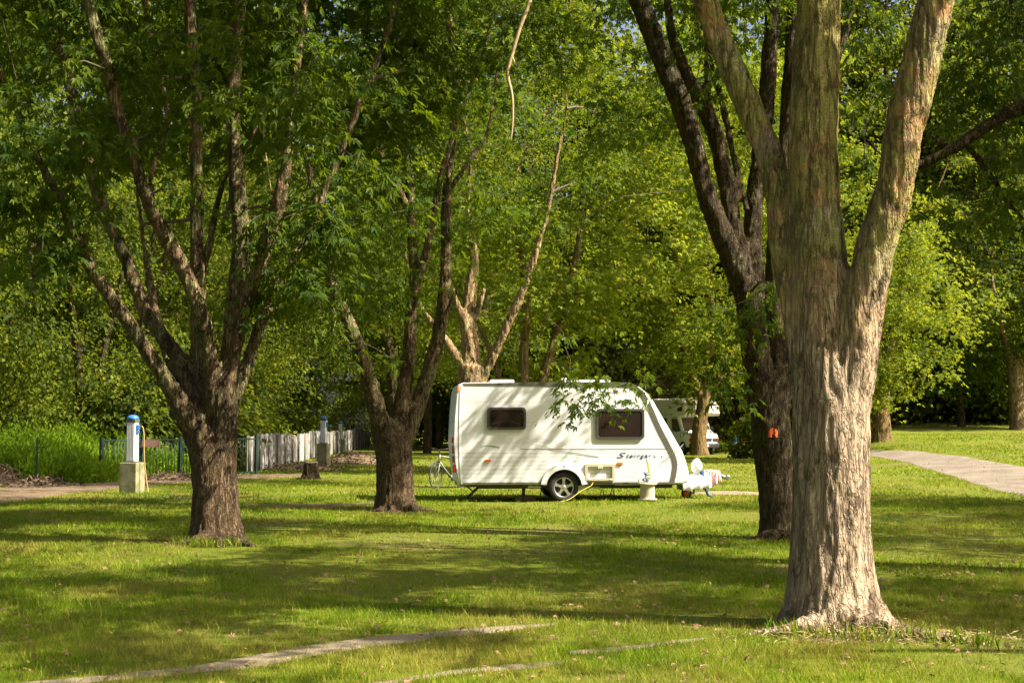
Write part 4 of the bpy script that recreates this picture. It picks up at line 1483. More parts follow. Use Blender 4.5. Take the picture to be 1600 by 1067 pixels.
def glass_mat(name, tint=(0.55, 0.45, 0.36), mixf=0.4):
    m, nt, out = new_mat(name)
    t = NT(nt)
    co = t.n('TexCoord').outputs['Object']
    tr = t.n('BsdfTransparent'); t.set(tr, 'Color', tint)
    p = t.n('BsdfPrincipled', Roughness=0.04)
    p.inputs['Specular IOR Level'].default_value = 0.9
    t.set(p, 'Base Color', t.mix(t.noise(co, 3.0, 2), (0.03, 0.022, 0.018), (0.06, 0.045, 0.035)))
    mx = t.n('MixShader'); mx.inputs[0].default_value = mixf
    t.link(tr.outputs[0], mx.inputs[1]); t.link(p.outputs[0], mx.inputs[2])
    t.link(mx.outputs[0], out.inputs[0])
    return m


M['panel'] = caravan_paint()
M['white_gloss'] = plain('white moulded plastic', (0.80, 0.79, 0.79), .3, vary=.06, scale=3)
M['trim_grey'] = plain('grey trim', (0.095, 0.09, 0.07), .45, vary=.08)
M['trim_dark'] = plain('dark rubber trim', (0.05, 0.045, 0.04), .5, vary=.1)
M['cream'] = plain('cream plastic', (0.50, 0.43, 0.29), .45, vary=.06)
M['glass'] = glass_mat('brown tinted window')
M['glass_clear'] = glass_mat('windscreen glass', (0.35, 0.37, 0.34), .4)
M['curtain'] = plain('curtain cloth', (0.13, 0.075, 0.04), .9, vary=.3, scale=5, col2=(0.30, 0.22, 0.14))
M['blind'] = plain('pale blind', (0.44, 0.38, 0.28), .8, vary=.1)
M['tyre'] = plain('tyre rubber', (0.035, 0.032, 0.03), .85, vary=.2, scale=30)
M['alloy'] = plain('cast alloy', (0.62, 0.60, 0.56), .32, .85, vary=.06)
M['steel'] = plain('galvanised steel', (0.40, 0.39, 0.36), .45, .7, vary=.2, scale=14)
M['dark_steel'] = plain('dark steel', (0.07, 0.065, 0.06), .55, .5, vary=.2, scale=14)
M['black'] = plain('black plastic', (0.03, 0.03, 0.03), .45, vary=.1)
M['orange'] = plain('orange lens', (0.75, 0.16, 0.02), .2, vary=.08)
M['red'] = plain('red lens', (0.42, 0.02, 0.015), .2, vary=.1)
M['orange_paint'] = plain('orange spray paint', (0.85, 0.13, 0.02), .8, vary=.2, scale=60)
M['navy'] = plain('navy lettering', (0.04, 0.045, 0.12), .4, vary=.05)
M['decal_grey'] = plain('grey decal', (0.22, 0.21, 0.20), .4, vary=.05)
M['wood'] = plain('weathered timber', (0.17, 0.12, 0.07), .85, vary=.25, scale=9, bump=.4)
M['blue'] = plain('blue plastic', (0.03, 0.16, 0.50), .4, vary=.08)
M['green_paint'] = plain('dark green gate paint', (0.006, 0.03, 0.02), .45, vary=.15)
M['white_cloth'] = plain('white cloth', (0.66, 0.655, 0.65), .85, vary=.08, scale=12, bump=.6)
M['teal_cloth'] = plain('blue green strap', (0.02, 0.09, 0.14), .7, vary=.2, scale=9, col2=(0.02, 0.06, 0.22))
M['concrete'] = plain('mossy concrete', (0.27, 0.235, 0.145), .95, vary=.2, scale=4, bump=.6, col2=(0.10, 0.11, 0.03))
M['bike'] = plain('bicycle grey paint', (0.20, 0.20, 0.19), .35, vary=.1)
M['yellow'] = plain('yellow cable', (0.60, 0.42, 0.06), .5, vary=.08)
M['leafgreen'] = plain('yellow green strip', (0.45, 0.50, 0.14), .5, vary=.1)


def stripes(name, a, b, sc):
    m, nt, out = new_mat(name)
    t = NT(nt)
    co = t.n('TexCoord').outputs['Object']
    w = t.n('TexWave', Scale=sc, Distortion=3.0, Detail=2.0)
    t.link(co, w.inputs['Vector'])
    c = t.mix(t.ramp(w.outputs['Fac'], [(.35, 0.0), (.55, 1.0)]), a, b)
    c = t.mix(t.ramp(t.noise(co, 14.0, 2), [(.55, 0.0), (.62, .8)]), c, (0.15, 0.05, 0.1))
    p = t.n('BsdfPrincipled', Roughness=0.85)
    t.set(p, 'Base Color', c)
    t.link(p.outputs[0], out.inputs[0])
    return m


M['towel'] = stripes('pink striped towel', (0.75, 0.72, 0.68), (0.62, 0.20, 0.14), 5.0)

# ================================================================== CARAVAN
SC = 72.8


def q2(px, py):
    return ((px - 712) / SC, (783 - py) / SC)


def arc(cx, cz, r, a0, a1, n=14):
    return [(cx + r * math.cos(R_(a0 + (a1 - a0) * k / n)), cz + r * math.sin(R_(a0 + (a1 - a0) * k / n))) for k in range(n + 1)]


cx0 = P(712, 783, 30.2).x
CAR = empty('caravan', (cx0, 30.2, tz(0, 30.6)), R_(5))
tag(CAR, 'white touring caravan with two dark windows parked on the grass in the centre', 'caravan')
WX, WZ = q2(880, 761)
WZ = 0.315
TR = 0.315
arch = arc(WX, WZ, .40, 180, 0, 18)
zb = (783 - 755.5) / SC
prof = [q2(719, 755.5), q2(713.5, 745), q2(709, 720), q2(707, 690), q2(708.5, 650), q2(712, 612), q2(715, 602), q2(722, 598.5), q2(760, 598), q2(860, 598), q2(965, 598.5), q2(985, 600), q2(1000, 605), q2(1012, 615), q2(1021, 627), q2(1032, 646), q2(1045, 668), q2(1057, 689), q2(1066, 704), q2(1072, 720), q2(1076.5, 738), q2(1077.5, 748), q2(1074, 754), q2(1066, 755.5)]
bottom = [(WX + .40 + .03, zb)] + [p for p in reversed(arch) if p[1] > zb] + [(WX - .43, zb)]
prof = prof + bottom
mb = MB()
mb.prism(prof, 0.0, 2.2, bev=0.035)
body = mb.build('body', M['panel'], CAR)
# dark wheel house + floor
mb = MB()
mb.prism([(WX - .42, zb - .01), (WX + .42, zb - .01)] + arc(WX, WZ, .415, 20, 160, 10), .25, 1.9)
mb.box((2.4, 1.1, zb - .03), (4.3, 1.9, .05))
mb.build('floor_pan', M['black'], CAR)
# grey corner trim down the nose and along the roof line
tc = [q2(722, 601), q2(800, 600.5), q2(900, 600.5), q2(975, 601), q2(990, 605), q2(1001, 613), q2(1010, 626), q2(1018, 643), q2(1029, 668), q2(1043, 695), q2(1051, 711), q2(1054.5, 724), q2(1053, 738), q2(1049, 755)]


def strip(mb, line, w0, w1, y0=-.012, y1=.03):
    n = len(line)
    L, Rr = [], []
    for i in range(n):
        a = line[max(0, i - 1)]; b = line[min(n - 1, i + 1)]
        dx, dz = b[0] - a[0], b[1] - a[1]
        l = math.hypot(dx, dz)
        w = (w0 + (w1 - w0) * min(1, i / (n * .35))) / 2
        L.append((line[i][0] - dz / l * w, line[i][1] + dx / l * w)); Rr.append((line[i][0] + dz / l * w, line[i][1] - dx / l * w))
    vs = [(x, y, z) for y in (y0, y1) for pl in (L, Rr) for x, z in pl]
    fs = []
    for i in range(n - 1):
        fs += [(i, i + 1, n + i + 1, n + i), (2 * n + i, 3 * n + i, 3 * n + i + 1, 2 * n + i + 1), (i, 2 * n + i, 2 * n + i + 1, i + 1), (n + i, n + i + 1, 3 * n + i + 1, 3 * n + i)]
    fs += [(0, n, 3 * n, 2 * n), (n - 1, 3 * n - 1, 4 * n - 1, 2 * n - 1)]
    mb.add(vs, fs)
    return mb


def smooth2(pts, k=4):
    q, _ = catmull([Vector((x, 0, z)) for x, z in pts], [0] * len(pts), .06)
    return [(v.x, v.z) for v in q]


strip(MB(), smooth2(tc), .035, .10).build('corner_trim', M['trim_grey'], CAR)
strip(MB(), smooth2([q2(722, 601.5), q2(719.5, 612), q2(718.5, 640), q2(718, 690), q2(719.5, 735), q2(721.5, 754)]), .03, .03).build('rear_trim', M['white_gloss'], CAR)
strip(MB(), [q2(724, 753.5), q2(848, 753.5)], .035, .035).build('skirt_rail', M['trim_grey'], CAR)
strip(MB(), [q2(912, 753.5), q2(1046, 753.5)], .035, .035).build('skirt_rail', M['trim_grey'], CAR)
# wheel arch
mb = MB()
ao = arc(WX, WZ, .50, 172, 8, 22); ai = arc(WX, WZ, .385, 172, 8, 22)
n = len(ao)
vs = [(x, y, z) for y in (-.05, .06) for pl in (ao, ai) for x, z in pl]
fs = []
for i in range(n - 1):
    fs += [(i, i + 1, n + i + 1, n + i), (2 * n + i, 3 * n + i, 3 * n + i + 1, 2 * n + i + 1), (i, 2 * n + i, 2 * n + i + 1, i + 1), (n + i, n + i + 1, 3 * n + i + 1, 3 * n + i)]
fs += [(0, n, 3 * n, 2 * n), (n - 1, 3 * n - 1, 4 * n - 1, 2 * n - 1)]
mb.add(vs, fs)
mb.build('wheel_arch', M['white_gloss'], CAR)


def alloy_wheel(parent, cx, cy, cz, R, w=.17, mirror=1):
    t = MB().lathe([(R * .66, -w / 2 + .015), (R * .74, -w / 2), (R * .93, -w / 2 + .008), (R, -w / 2 + .035), (R, w / 2 - .035), (R * .93, w / 2 - .008), (R * .74, w / 2), (R * .66, w / 2 - .015)], 'y', 36, closed=True)
    tyre = t.build('tyre', M['tyre'], parent, (cx, cy, cz))
    r = MB()
    r.lathe([(R * .67, -w / 2 + .012), (R * .64, -w / 2 + .012), (R * .60, -w / 2 + .05), (R * .6, w / 2), (R * .67, w / 2)], 'y', 36, closed=True)
    r.lathe([(0.001, -w / 2 + .018), (R * .15, -w / 2 + .02), (R * .2, -w / 2 + .035), (R * .2, 0)], 'y', 20)
    for k in range(5):
        a = R_(90 + 72 * k)
        d = Vector((math.cos(a), 0, math.sin(a))); s = Vector((-d.z, 0, d.x))
        pts = [d * R * .14 + s * R * .115, d * R * .40 + s * R * .075, d * R * .62 + s * R * .14, d * R * .62 - s * R * .14, d * R * .40 - s * R * .075, d * R * .14 - s * R * .115]
        vs = [(p.x, -w / 2 + .022, p.z) for p in pts] + [(p.x, -w / 2 + .06, p.z) for p in pts]
        m_ = 6
        fs = [tuple(range(m_)), tuple(range(2 * m_ - 1, m_ - 1, -1))] + [(i, (i + 1) % m_, m_ + (i + 1) % m_, m_ + i) for i in range(m_)]
        r.add(vs, fs)
    r.build('rim', M['alloy'], tyre)
    d_ = MB().lathe([(0.001, .0), (R * .6, .0), (R * .6, .02), (.001, .02)], 'y', 24)
    d_.build('brake_drum', M['black'], tyre)
    return tyre


wh = empty('wheel', (0, 0, 0)); wh.parent = CAR
alloy_wheel(wh, WX, .11, WZ, TR)
wh = empty('wheel', (0, 0, 0)); wh.parent = CAR
alloy_wheel(wh, WX, 2.05, WZ, TR)


def window(px0, px1, py0, py1, r, name='window'):
    x0, z1 = q2(px0, py0); x1, z0 = q2(px1, py1)
    e = MB()
    o = rrect(x0, x1, z0, z1, r); i = rrect(x0 + .05, x1 - .05, z0 + .05, z1 - .05, r * .7)
    e.ring(o, i, -.045, .02)
    fr = e.build(name, M['trim_dark'], CAR)
    MB().prism(rrect(x0 + .045, x1 - .045, z0 + .045, z1 - .045, r * .7), -.032, -.026).build('pane', M['glass'], fr)
    c = MB()
    c.prism(rrect(x0 + .04, x1 - .04, z0 + .04, z1 - .04, r * .7), -.012, -.006)
    c.build('curtain', M['curtain'], fr)
    return fr, x0, x1, z0, z1


fr, x0, x1, z0, z1 = window(760.5, 820.5, 636.5, 671, .07)
mb = MB(); q, _ = catmull([Vector((x0 + .12, -.02, z0 + .12)), Vector(((x0 + x1) / 2, -.02, z0 + .19)), Vector((x1 - .1, -.02, z0 + .10))], [0, 0, 0], .05)
mb.tube(q, .008, 5); mb.build('blind_cord', M['blind'], fr)
fr, x0, x1, z0, z1 = window(930, 1006, 638.5, 686, .08)
mb = MB(); mb.box(((x0 + x1) / 2 + .02, -.016, z0 + .24), (.46, .006, .26), 0); mb.box((x0 + .16, -.016, z0 + .17), (.14, .006, .16)); mb.build('blind', M['blind'], fr)
# service locker and its frame
x0, z1 = q2(912.5, 724); x1, z0 = q2(959, 749.5)
mb = MB(); mb.ring(rrect(x0, x1, z0, z1, .02), rrect(x0 + .055, x1 - .055, z0 + .045, z1 - .055, .015), -.055, .02)
lk = mb.build('locker_hatch', M['cream'], CAR)
mb = MB(); mb.box(((x0 + x1) / 2, -.05, z1 - .07), (.12, .05, .07), .012); mb.build('latch', M['cream'], lk)
for xh in (x0 + .09, x1 - .09):
    MB().box((xh, -.06, z0 + .02), (.05, .02, .02), .004).build('hinge', M['white_gloss'], lk)
# side lamps
for px, py in ((761.5, 718.5), (967.5, 723.5)):
    x, z = q2(px, py)
    MB().box((x, -.015, z), (.12, .035, .055), .014).build('marker_lamp', M['orange'], CAR)
x, z = q2(716.5, 607.5)
MB().box((x - .02, -.02, z - .02), (.05, .05, .12), .015).build('marker_lamp', M['orange'], CAR)
mb = MB()
for a, b in ((682, 692), (695, 708), (711, 722), (725, 737)):
    x, za = q2(708.6 + (b - 690) * .04, a); _, zb_ = q2(708, b)
    mb.box((x, .10, (za + zb_) / 2), (.075, .17, za - zb_ - .005), .02)
mb.build('tail_lamp', M['red'], CAR)
x, z = q2(864.5, 0)
MB().lathe([(.001, -.02), (.014, -.018), (.014, .02)], 'y', 10, c=(WX, -.045, WZ + .45)).build('badge', M['dark_steel'], CAR)
# decals: waist line, swoosh
x, z = q2(0, 701)
mb = MB(); mb.box(((q2(812, 0)[0] + q2(1044, 0)[0]) / 2, -.0035, z), (q2(1044, 0)[0] - q2(812, 0)[0], .004, .012)); mb.build('waist_line', M['decal_grey'], CAR)
strip(MB(), smooth2([q2(750, 698), q2(757, 695.5), q2(766, 696), q2(780, 698.5)]), .012, .02, -.005, .002).build('swoosh_decal', M['decal_grey'], CAR)


def text_part(s, x, z, h, shear, mat, parent, xs=1.0):
    cu = bpy.data.curves.new('txt', 'FONT')
    cu.body = s
    cu.size = h
    cu.shear = shear
    cu.extrude = .0015
    cu.space_character = 1.12
    tmp = bpy.data.objects.new('txt', cu)
    COL.objects.link(tmp)
    dg = bpy.context.evaluated_depsgraph_get(); dg.update()
    me = bpy.data.meshes.new_from_object(tmp.evaluated_get(dg), depsgraph=dg)
    bpy.data.objects.remove(tmp)
    me.materials.clear(); me.materials.append(mat)
    me.transform(Matrix.Translation((x, -.005, z)) @ Matrix.Rotation(math.pi / 2, 4, 'X') @ Matrix.Diagonal((xs, 1, 1, 1)))
    me.name = 'lettering'
    o = link('lettering', me, parent)
    return o


x, z = q2(961, 715.0)
text_part('S', x, z, .17, .45, M['navy'], CAR, 1.9)
x, z = q2(976.5, 714.6)
text_part('terrgar', x, z, .13, .35, M['navy'], CAR, 1.3)
x, z = q2(1021.5, 714)
text_part('L', x, z, .11, -.2, M['navy'], CAR, .8)
x, z = q2(1033, 714)
text_part('L', x, z, .08, .1, M['decal_grey'], CAR, .8)
# roof vents
for a, b in ((768, 806), (893, 960)):
    xa, xb = q2(a, 0)[0], q2(b, 0)[0]
    mb = MB(); mb.box(((xa + xb) / 2, .9, 2.575), (xb - xa, .7, .09), .03); mb.box(((xa + xb) / 2, .9, 2.53), (xb - xa + .06, .8, .04), .01)
    mb.build('roof_vent', M['white_gloss'], CAR)
x = q2(910, 0)[0]
MB().lathe([(.001, .13), (.05, .125), (.06, .10), (.04, .09), (.035, 0)], 'z', 16, c=(x - .35, .5, 2.53)).build('roof_cowl', M['white_gloss'], CAR)
# front grab handle and its bracket
x, z = q2(1010, 632)
mb = MB(); mb.tube([Vector((x - .05, -.0, z - .12)), Vector((x - .05, -.05, z - .10)), Vector((x + .02, -.05, z + .05)), Vector((x + .03, 0, z + .09))], .014, 8); mb.build('grab_handle', M['white_gloss'], CAR)
# chassis
mb = MB()
mb.box((2.6, .32, .33), (4.2, .06, .10)); mb.box((2.6, 1.9, .33), (4.2, .06, .10)); mb.box((WX, 1.1, .30), (.08, 1.9, .08))
mb.box((4.7, .85, .36), (1.7, .06, .08), rot=Matrix.Rotation(R_(8), 3, 'Z')); mb.box((4.7, 1.35, .36), (1.7, .06, .08), rot=Matrix.Rotation(R_(-8), 3, 'Z'))
mb.build('chassis', M['dark_steel'], CAR)
# rear corner steady, legs, front steady
def leg(pts, r, mat='dark_steel', name='steady'):
    mb = MB(); mb.tube(pts, r, 8)
    return mb
xa, za = q2(752, 757); xb, zb2 = q2(729, 779)
mb = MB(); mb.tube([(xa, .35, za), (xb, .35, .06)], .028, 6); mb.tube([(q2(729, 0)[0], .35, .35), (q2(742, 0)[0], .35, .2)], .016, 6); mb.box((xb + .03, .35, .035), (.2, .16, .05), .01)
mb.build('corner_steady', M['dark_steel'], CAR)
mb = MB(); mb.tube([(q2(1024, 0)[0], .35, .36), (q2(1024, 0)[0] - .02, .35, .05)], .035, 8); mb.tube([(q2(1029, 0)[0], .3, .34), (q2(1021, 0)[0], .3, .1)], .018, 6); mb.box((q2(1024, 0)[0], .35, .03), (.16, .14, .04), .01); mb.lathe([(.001, -.03), (.04, -.03), (.04, .03), (.001, .03)], 'y', 12, c=(q2(1024, 0)[0], .25, .42))
mb.build('corner_steady', M['dark_steel'], CAR)
xc = q2(821, 0)[0]
mb = MB(); mb.tube([(xc, .6, .33), (xc, .6, .05)], .035, 8); mb.box((xc, .6, .30), (.3, .1, .05)); mb.build('prop_stand', M['dark_steel'], CAR)
for px in (851, 947, 963):
    xc = q2(px, 0)[0]
    mb = MB(); mb.tube([(xc - .05, .7, .05), (xc, .7, .30), (xc + .06, .7, .05)], .014, 6); mb.tube([(xc, .7, .30), (xc, .7, .36)], .02, 6)
    mb.build('prop_stand', M['steel'], CAR)
mb = MB(); mb.box((q2(835, 0)[0], .2, .335), (.28, .1, .055), .008); mb.build('connector_box', M['white_gloss'], CAR)
mb = MB(); mb.box((q2(910, 0)[0], .25, .30), (.30, .3, .10), .02); mb.box((q2(927, 0)[0], .3, .32), (.3, .2, .06), .02); mb.build('underfloor_pipe', M['cream'], CAR)
mb = MB(); mb.box((q2(986, 0)[0], .12, .36), (.7, .05, .03)); mb.build('step_rail', M['steel'], CAR)
# drawbar with coupling, jockey wheel
mb = MB(); mb.tube([(5.0, 1.1, .40), (5.75, 1.1, .42)], .045, 8); mb.box((5.7, 1.1, .44), (.24, .12, .12), .03); mb.build('drawbar', M['steel'], CAR)
xj = q2(1100, 0)[0]
jw = MB(); jw.tube([(xj, 1.0, .78), (xj, 1.0, .12)], .022, 8); jw.tube([(xj, 1.0, .14), (xj - .13, 1.0, .12)], .02, 6)
jw = jw.build('jockey_stand', M['steel'], CAR)
t_ = MB().lathe([(.075, -.035), (.10, -.035), (.115, -.015), (.115, .015), (.10, .035), (.075, .035)], 'y', 24, c=(xj - .17, 1.0, .13), closed=True).build('tyre', M['tyre'], jw)
MB().lathe([(.001, -.03), (.03, -.038), (.05, -.02), (.078, -.03), (.078, .03), (.001, .03)], 'y', 20, c=(xj - .17, 1.0, .13)).build('hub', M['orange'], jw)
MB().tube([(xj + .22, 1.0, .50), (xj + .24, 1.0, .40), (xj + .24, 1.0, .32), (xj + .22, .98, .22)], [.012, .012, .012, .03], 8).build('handbrake', M['black'], CAR)

cr, sr = math.cos(R_(5)), math.sin(R_(5))


def cw(x, y, z):
    """caravan-local point to world"""
    return Vector((cx0 + x * cr - y * sr, 30.2 + x * sr + y * cr, z))


def lumpy(name, c, rad, mat, seed, n=(24, 16), amp=.18, sag=0.0):
    mb = MB()
    vs = []
    for i in range(n[1] + 1):
        th = math.pi * i / n[1]
        for k in range(n[0]):
            ph = 2 * math.pi * k / n[0]
            d = np.array([[math.sin(th) * math.cos(ph), math.sin(th) * math.sin(ph), math.cos(th)]])
            a = 1 + amp * 2 * (fbm(d * 2.2 + seed * 3.1, 3, seed)[0] - .5)
            vs.append((d[0, 0] * rad[0] * a + c[0], d[0, 1] * rad[1] * a + c[1], d[0, 2] * rad[2] * a + c[2]))
    fs = []
    for i in range(n[1]):
        for k in range(n[0]):
            k2 = (k + 1) % n[0]
            fs.append((i * n[0] + k, i * n[0] + k2, (i + 1) * n[0] + k2, (i + 1) * n[0] + k))
    mb.add(vs, fs, True)
    return mb.build(name, mat)


# white sheet over the drawbar (thing of its own: it lies on it)
p = cw(5.02, .8, 0)
mb = MB()
r5 = Matrix.Rotation(R_(5), 3, 'Z')
nx, ny = 22, 12
vs = []
for i in range(nx + 1):
    for j in range(ny + 1):
        u, v = i / nx, j / ny
        z = .50 + .06 * u - .30 * abs(v - .5) ** 2.2 * 3 - .12 * (abs(v - .5) > .42) + .02 * math.sin(u * 19 + v * 7) + .015 * math.sin(v * 31)
        w_ = r5 @ Vector((u * .62, (v - .5) * .66, 0))
        c = cw(5.0, .95, 0)
        vs.append((c.x + w_.x, c.y + w_.y, z))
fs = [(i * (ny + 1) + j, (i + 1) * (ny + 1) + j, (i + 1) * (ny + 1) + j + 1, i * (ny + 1) + j + 1) for i in range(nx) for j in range(ny)]
mb.add(vs, fs, True)
o = mb.build('sheet', M['white_cloth'])
sm = o.modifiers.new('thick', 'SOLIDIFY'); sm.thickness = .012
tag(o, 'white cover draped over the drawbar between the caravan nose and the jockey wheel', 'cover')
c = cw(5.36, .85, .72)
o = lumpy('plastic_bag', c, (.12, .12, .17), M['white_cloth'], 4, amp=.25)
tag(o, 'bulging white plastic bag standing on the covered drawbar', 'bag')
c = cw(5.5, .85, 0)
mb = MB(); q, rr = catmull([Vector((c.x - .03, c.y, .62)), Vector((c.x, c.y - .03, .45)), Vector((c.x + .05, c.y - .03, .25)), Vector((c.x + .12, c.y, .08)), Vector((c.x + .22, c.y, .06))], [.05, .045, .035, .03, .02], .05)
mb.tube(q, rr, 8)
o = mb.build('strap', M['teal_cloth']); tag(o, 'blue and green strap hanging from the caravan drawbar to the grass', 'strap')
# striped towel hung over the coupling
mb = MB(); vs = []
c = cw(5.72, .95, 0)
nx, ny = 16, 18
for i in range(nx + 1):
    for j in range(ny + 1):
        u, v = i / nx, j / ny * 2 - 1
        y = .10 * math.sin(v * 1.5) + .02 * v + .025 * math.sin(u * 21) * abs(v)
        z = .64 - .42 * abs(v) ** 1.25 * (.8 + .2 * math.sin(u * 5)) - .10 * (u - .4) ** 2
        vs.append((c.x - .20 + u * .40, c.y - y * 1.2, z))
fs = [(i * (ny + 1) + j, (i + 1) * (ny + 1) + j, (i + 1) * (ny + 1) + j + 1, i * (ny + 1) + j + 1) for i in range(nx) for j in range(ny)]
mb.add(vs, fs, True)
o = mb.build('towel', M['towel']); sm = o.modifiers.new('thick', 'SOLIDIFY'); sm.thickness = .01
tag(o, 'pink and white patterned cloth hung over the caravan coupling', 'towel')
c = cw(5.98, .95, .50)
mb = MB(); mb.tube([c + Vector((-.2, 0, .08)), c + Vector((0, 0, 0)), c + Vector((.12, -.02, -.06))], [.035, .045, .03], 8); mb.tube([c + Vector((.05, 0, .0)), c + Vector((.14, 0, -.01))], .05, 8)
o = mb.build('coupling_head', M['steel'], CAR)
o.matrix_parent_inverse = Matrix.Identity(4)
o.data.transform(Matrix.Rotation(R_(-5), 4, 'Z') @ Matrix.Translation((-cx0, -30.2, 0)))

# barrel of waste water by the nose, with things on its lid
bx = cw(q2(1007, 0)[0], -.28, 0)
BAR = empty('water_drum', (bx.x, bx.y, tz(bx.x, bx.y)))
tag(BAR, 'cream coloured water drum with flared rims standing below the caravan side', 'drum')
MB().lathe([(.001, .02), (.19, .02), (.16, .05), (.155, .12), (.155, .34), (.16, .36)], 'z', 32).build('body', M['blind'], BAR)
MB().lathe([(.16, .345), (.20, .35), (.205, .375), (.19, .385), (.001, .385)], 'z', 32).build('lid', M['cream'], BAR)
MB().lathe([(.16, .03), (.205, .03), (.205, .055), (.16, .05)], 'z', 32).build('foot_rim', M['cream'], BAR)
bz = tz(bx.x, bx.y) + .385
# leaning white canister with green strip
WJ = empty('water_canister', (bx.x + .09, bx.y + .02, bz))
tag(WJ, 'tall white canister with a yellow green strip leaning on the cream drum', 'canister')
mb = MB()
prj = [(-.10, 0), (.13, 0), (.15, .05), (.12, .20), (.05, .42), (-.02, .52), (-.075, .54), (-.115, .50), (-.10, .36), (-.05, .16)]
mb.prism(prj, -.07, .07, .02); mb.build('shell', M['white_gloss'], WJ)
mb = MB(); mb.prism([(-.062, .10), (-.018, .10), (-.072, .44), (-.108, .46), (-.098, .33)], -.074, -.066); mb.build('strip', M['leafgreen'], WJ)
mb = MB(); mb.tube([(-.09, 0, .55), (-.12, 0, .57), (-.10, 0, .60)], .012, 6); mb.build('spout', M['dark_steel'], WJ)
HB = empty('hose_coil', (bx.x - .07, bx.y - .02, bz))
tag(HB, 'small tangle of blue grey hose and taps lying on the drum lid', 'hose')
mb = MB()
q, _ = catmull([Vector((.08 * math.cos(a) + .01 * a, .07 * math.sin(a), .02 + .018 * a)) for a in np.arange(0, 11, .7)], [0] * 16, .03)
mb.tube(q, .014, 6); mb.build('tube', M['decal_grey'], HB)
mb = MB(); mb.tube([(.06, -.03, .03), (.02, -.02, .20), (-.01, 0, .24)], [.02, .018, .012], 8); mb.build('tap', M['blue'], HB)
mb = MB(); mb.box((-.09, 0, .05), (.08, .1, .10), .02); mb.build('pot', M['white_gloss'], HB)

# timber blocks under the chassis
for k, (px, w_) in enumerate(((813, .17), (830, .26))):
    c = cw(q2(px, 0)[0], .55, .07)
    mb = MB(); mb.box((c.x, c.y, tz(c.x, c.y) + .06), (w_, .22, .13), .012)
    o = mb.build('timber_block', M['wood'])
    tag(o, ('short square timber block under the caravan, left of the longer one', 'longer timber block under the caravan, nearer to the wheel')[k], 'block', 'timber blocks under the caravan')

# yellow mains lead
mb = MB()
a = cw(q2(926, 0)[0], -.02, .43)
q, _ = catmull([a, cw(q2(922, 0)[0], -.08, .34), cw(q2(905, 0)[0], -.25, .24), cw(q2(884, 0)[0], -.45, .07), cw(q2(868, 0)[0], -.6, .03)], [0] * 5, .08)
mb.tube(q, .006, 6)
tag(mb.build('power_cable', M['yellow']), 'yellow power cable running from the caravan locker down past the wheel', 'cable')
# thin lines strung along the side
for lab, pa, pb in (('upper thin cord strung along the middle of the caravan side', (842, 686), (942, 705)), ('lower thin cord strung along the middle of the caravan side', (842, 690), (942, 706)),
                    ('outer thin cord slanting over the grey corner trim of the caravan', (1027, 728), (1066, 697)), ('inner thin cord slanting over the grey corner trim of the caravan', (1029, 725), (1068, 694))):
    a = cw(q2(*pa)[0], -.05, q2(*pa)[1]); b = cw(q2(*pb)[0], -.05, q2(*pb)[1])
    mb = MB(); mb.tube([a, (a + b) / 2 - Vector((0, 0, .015)), b], .003, 4)
    tag(mb.build('guy_line', M['decal_grey']), lab, 'cord', 'cords strung on the caravan')


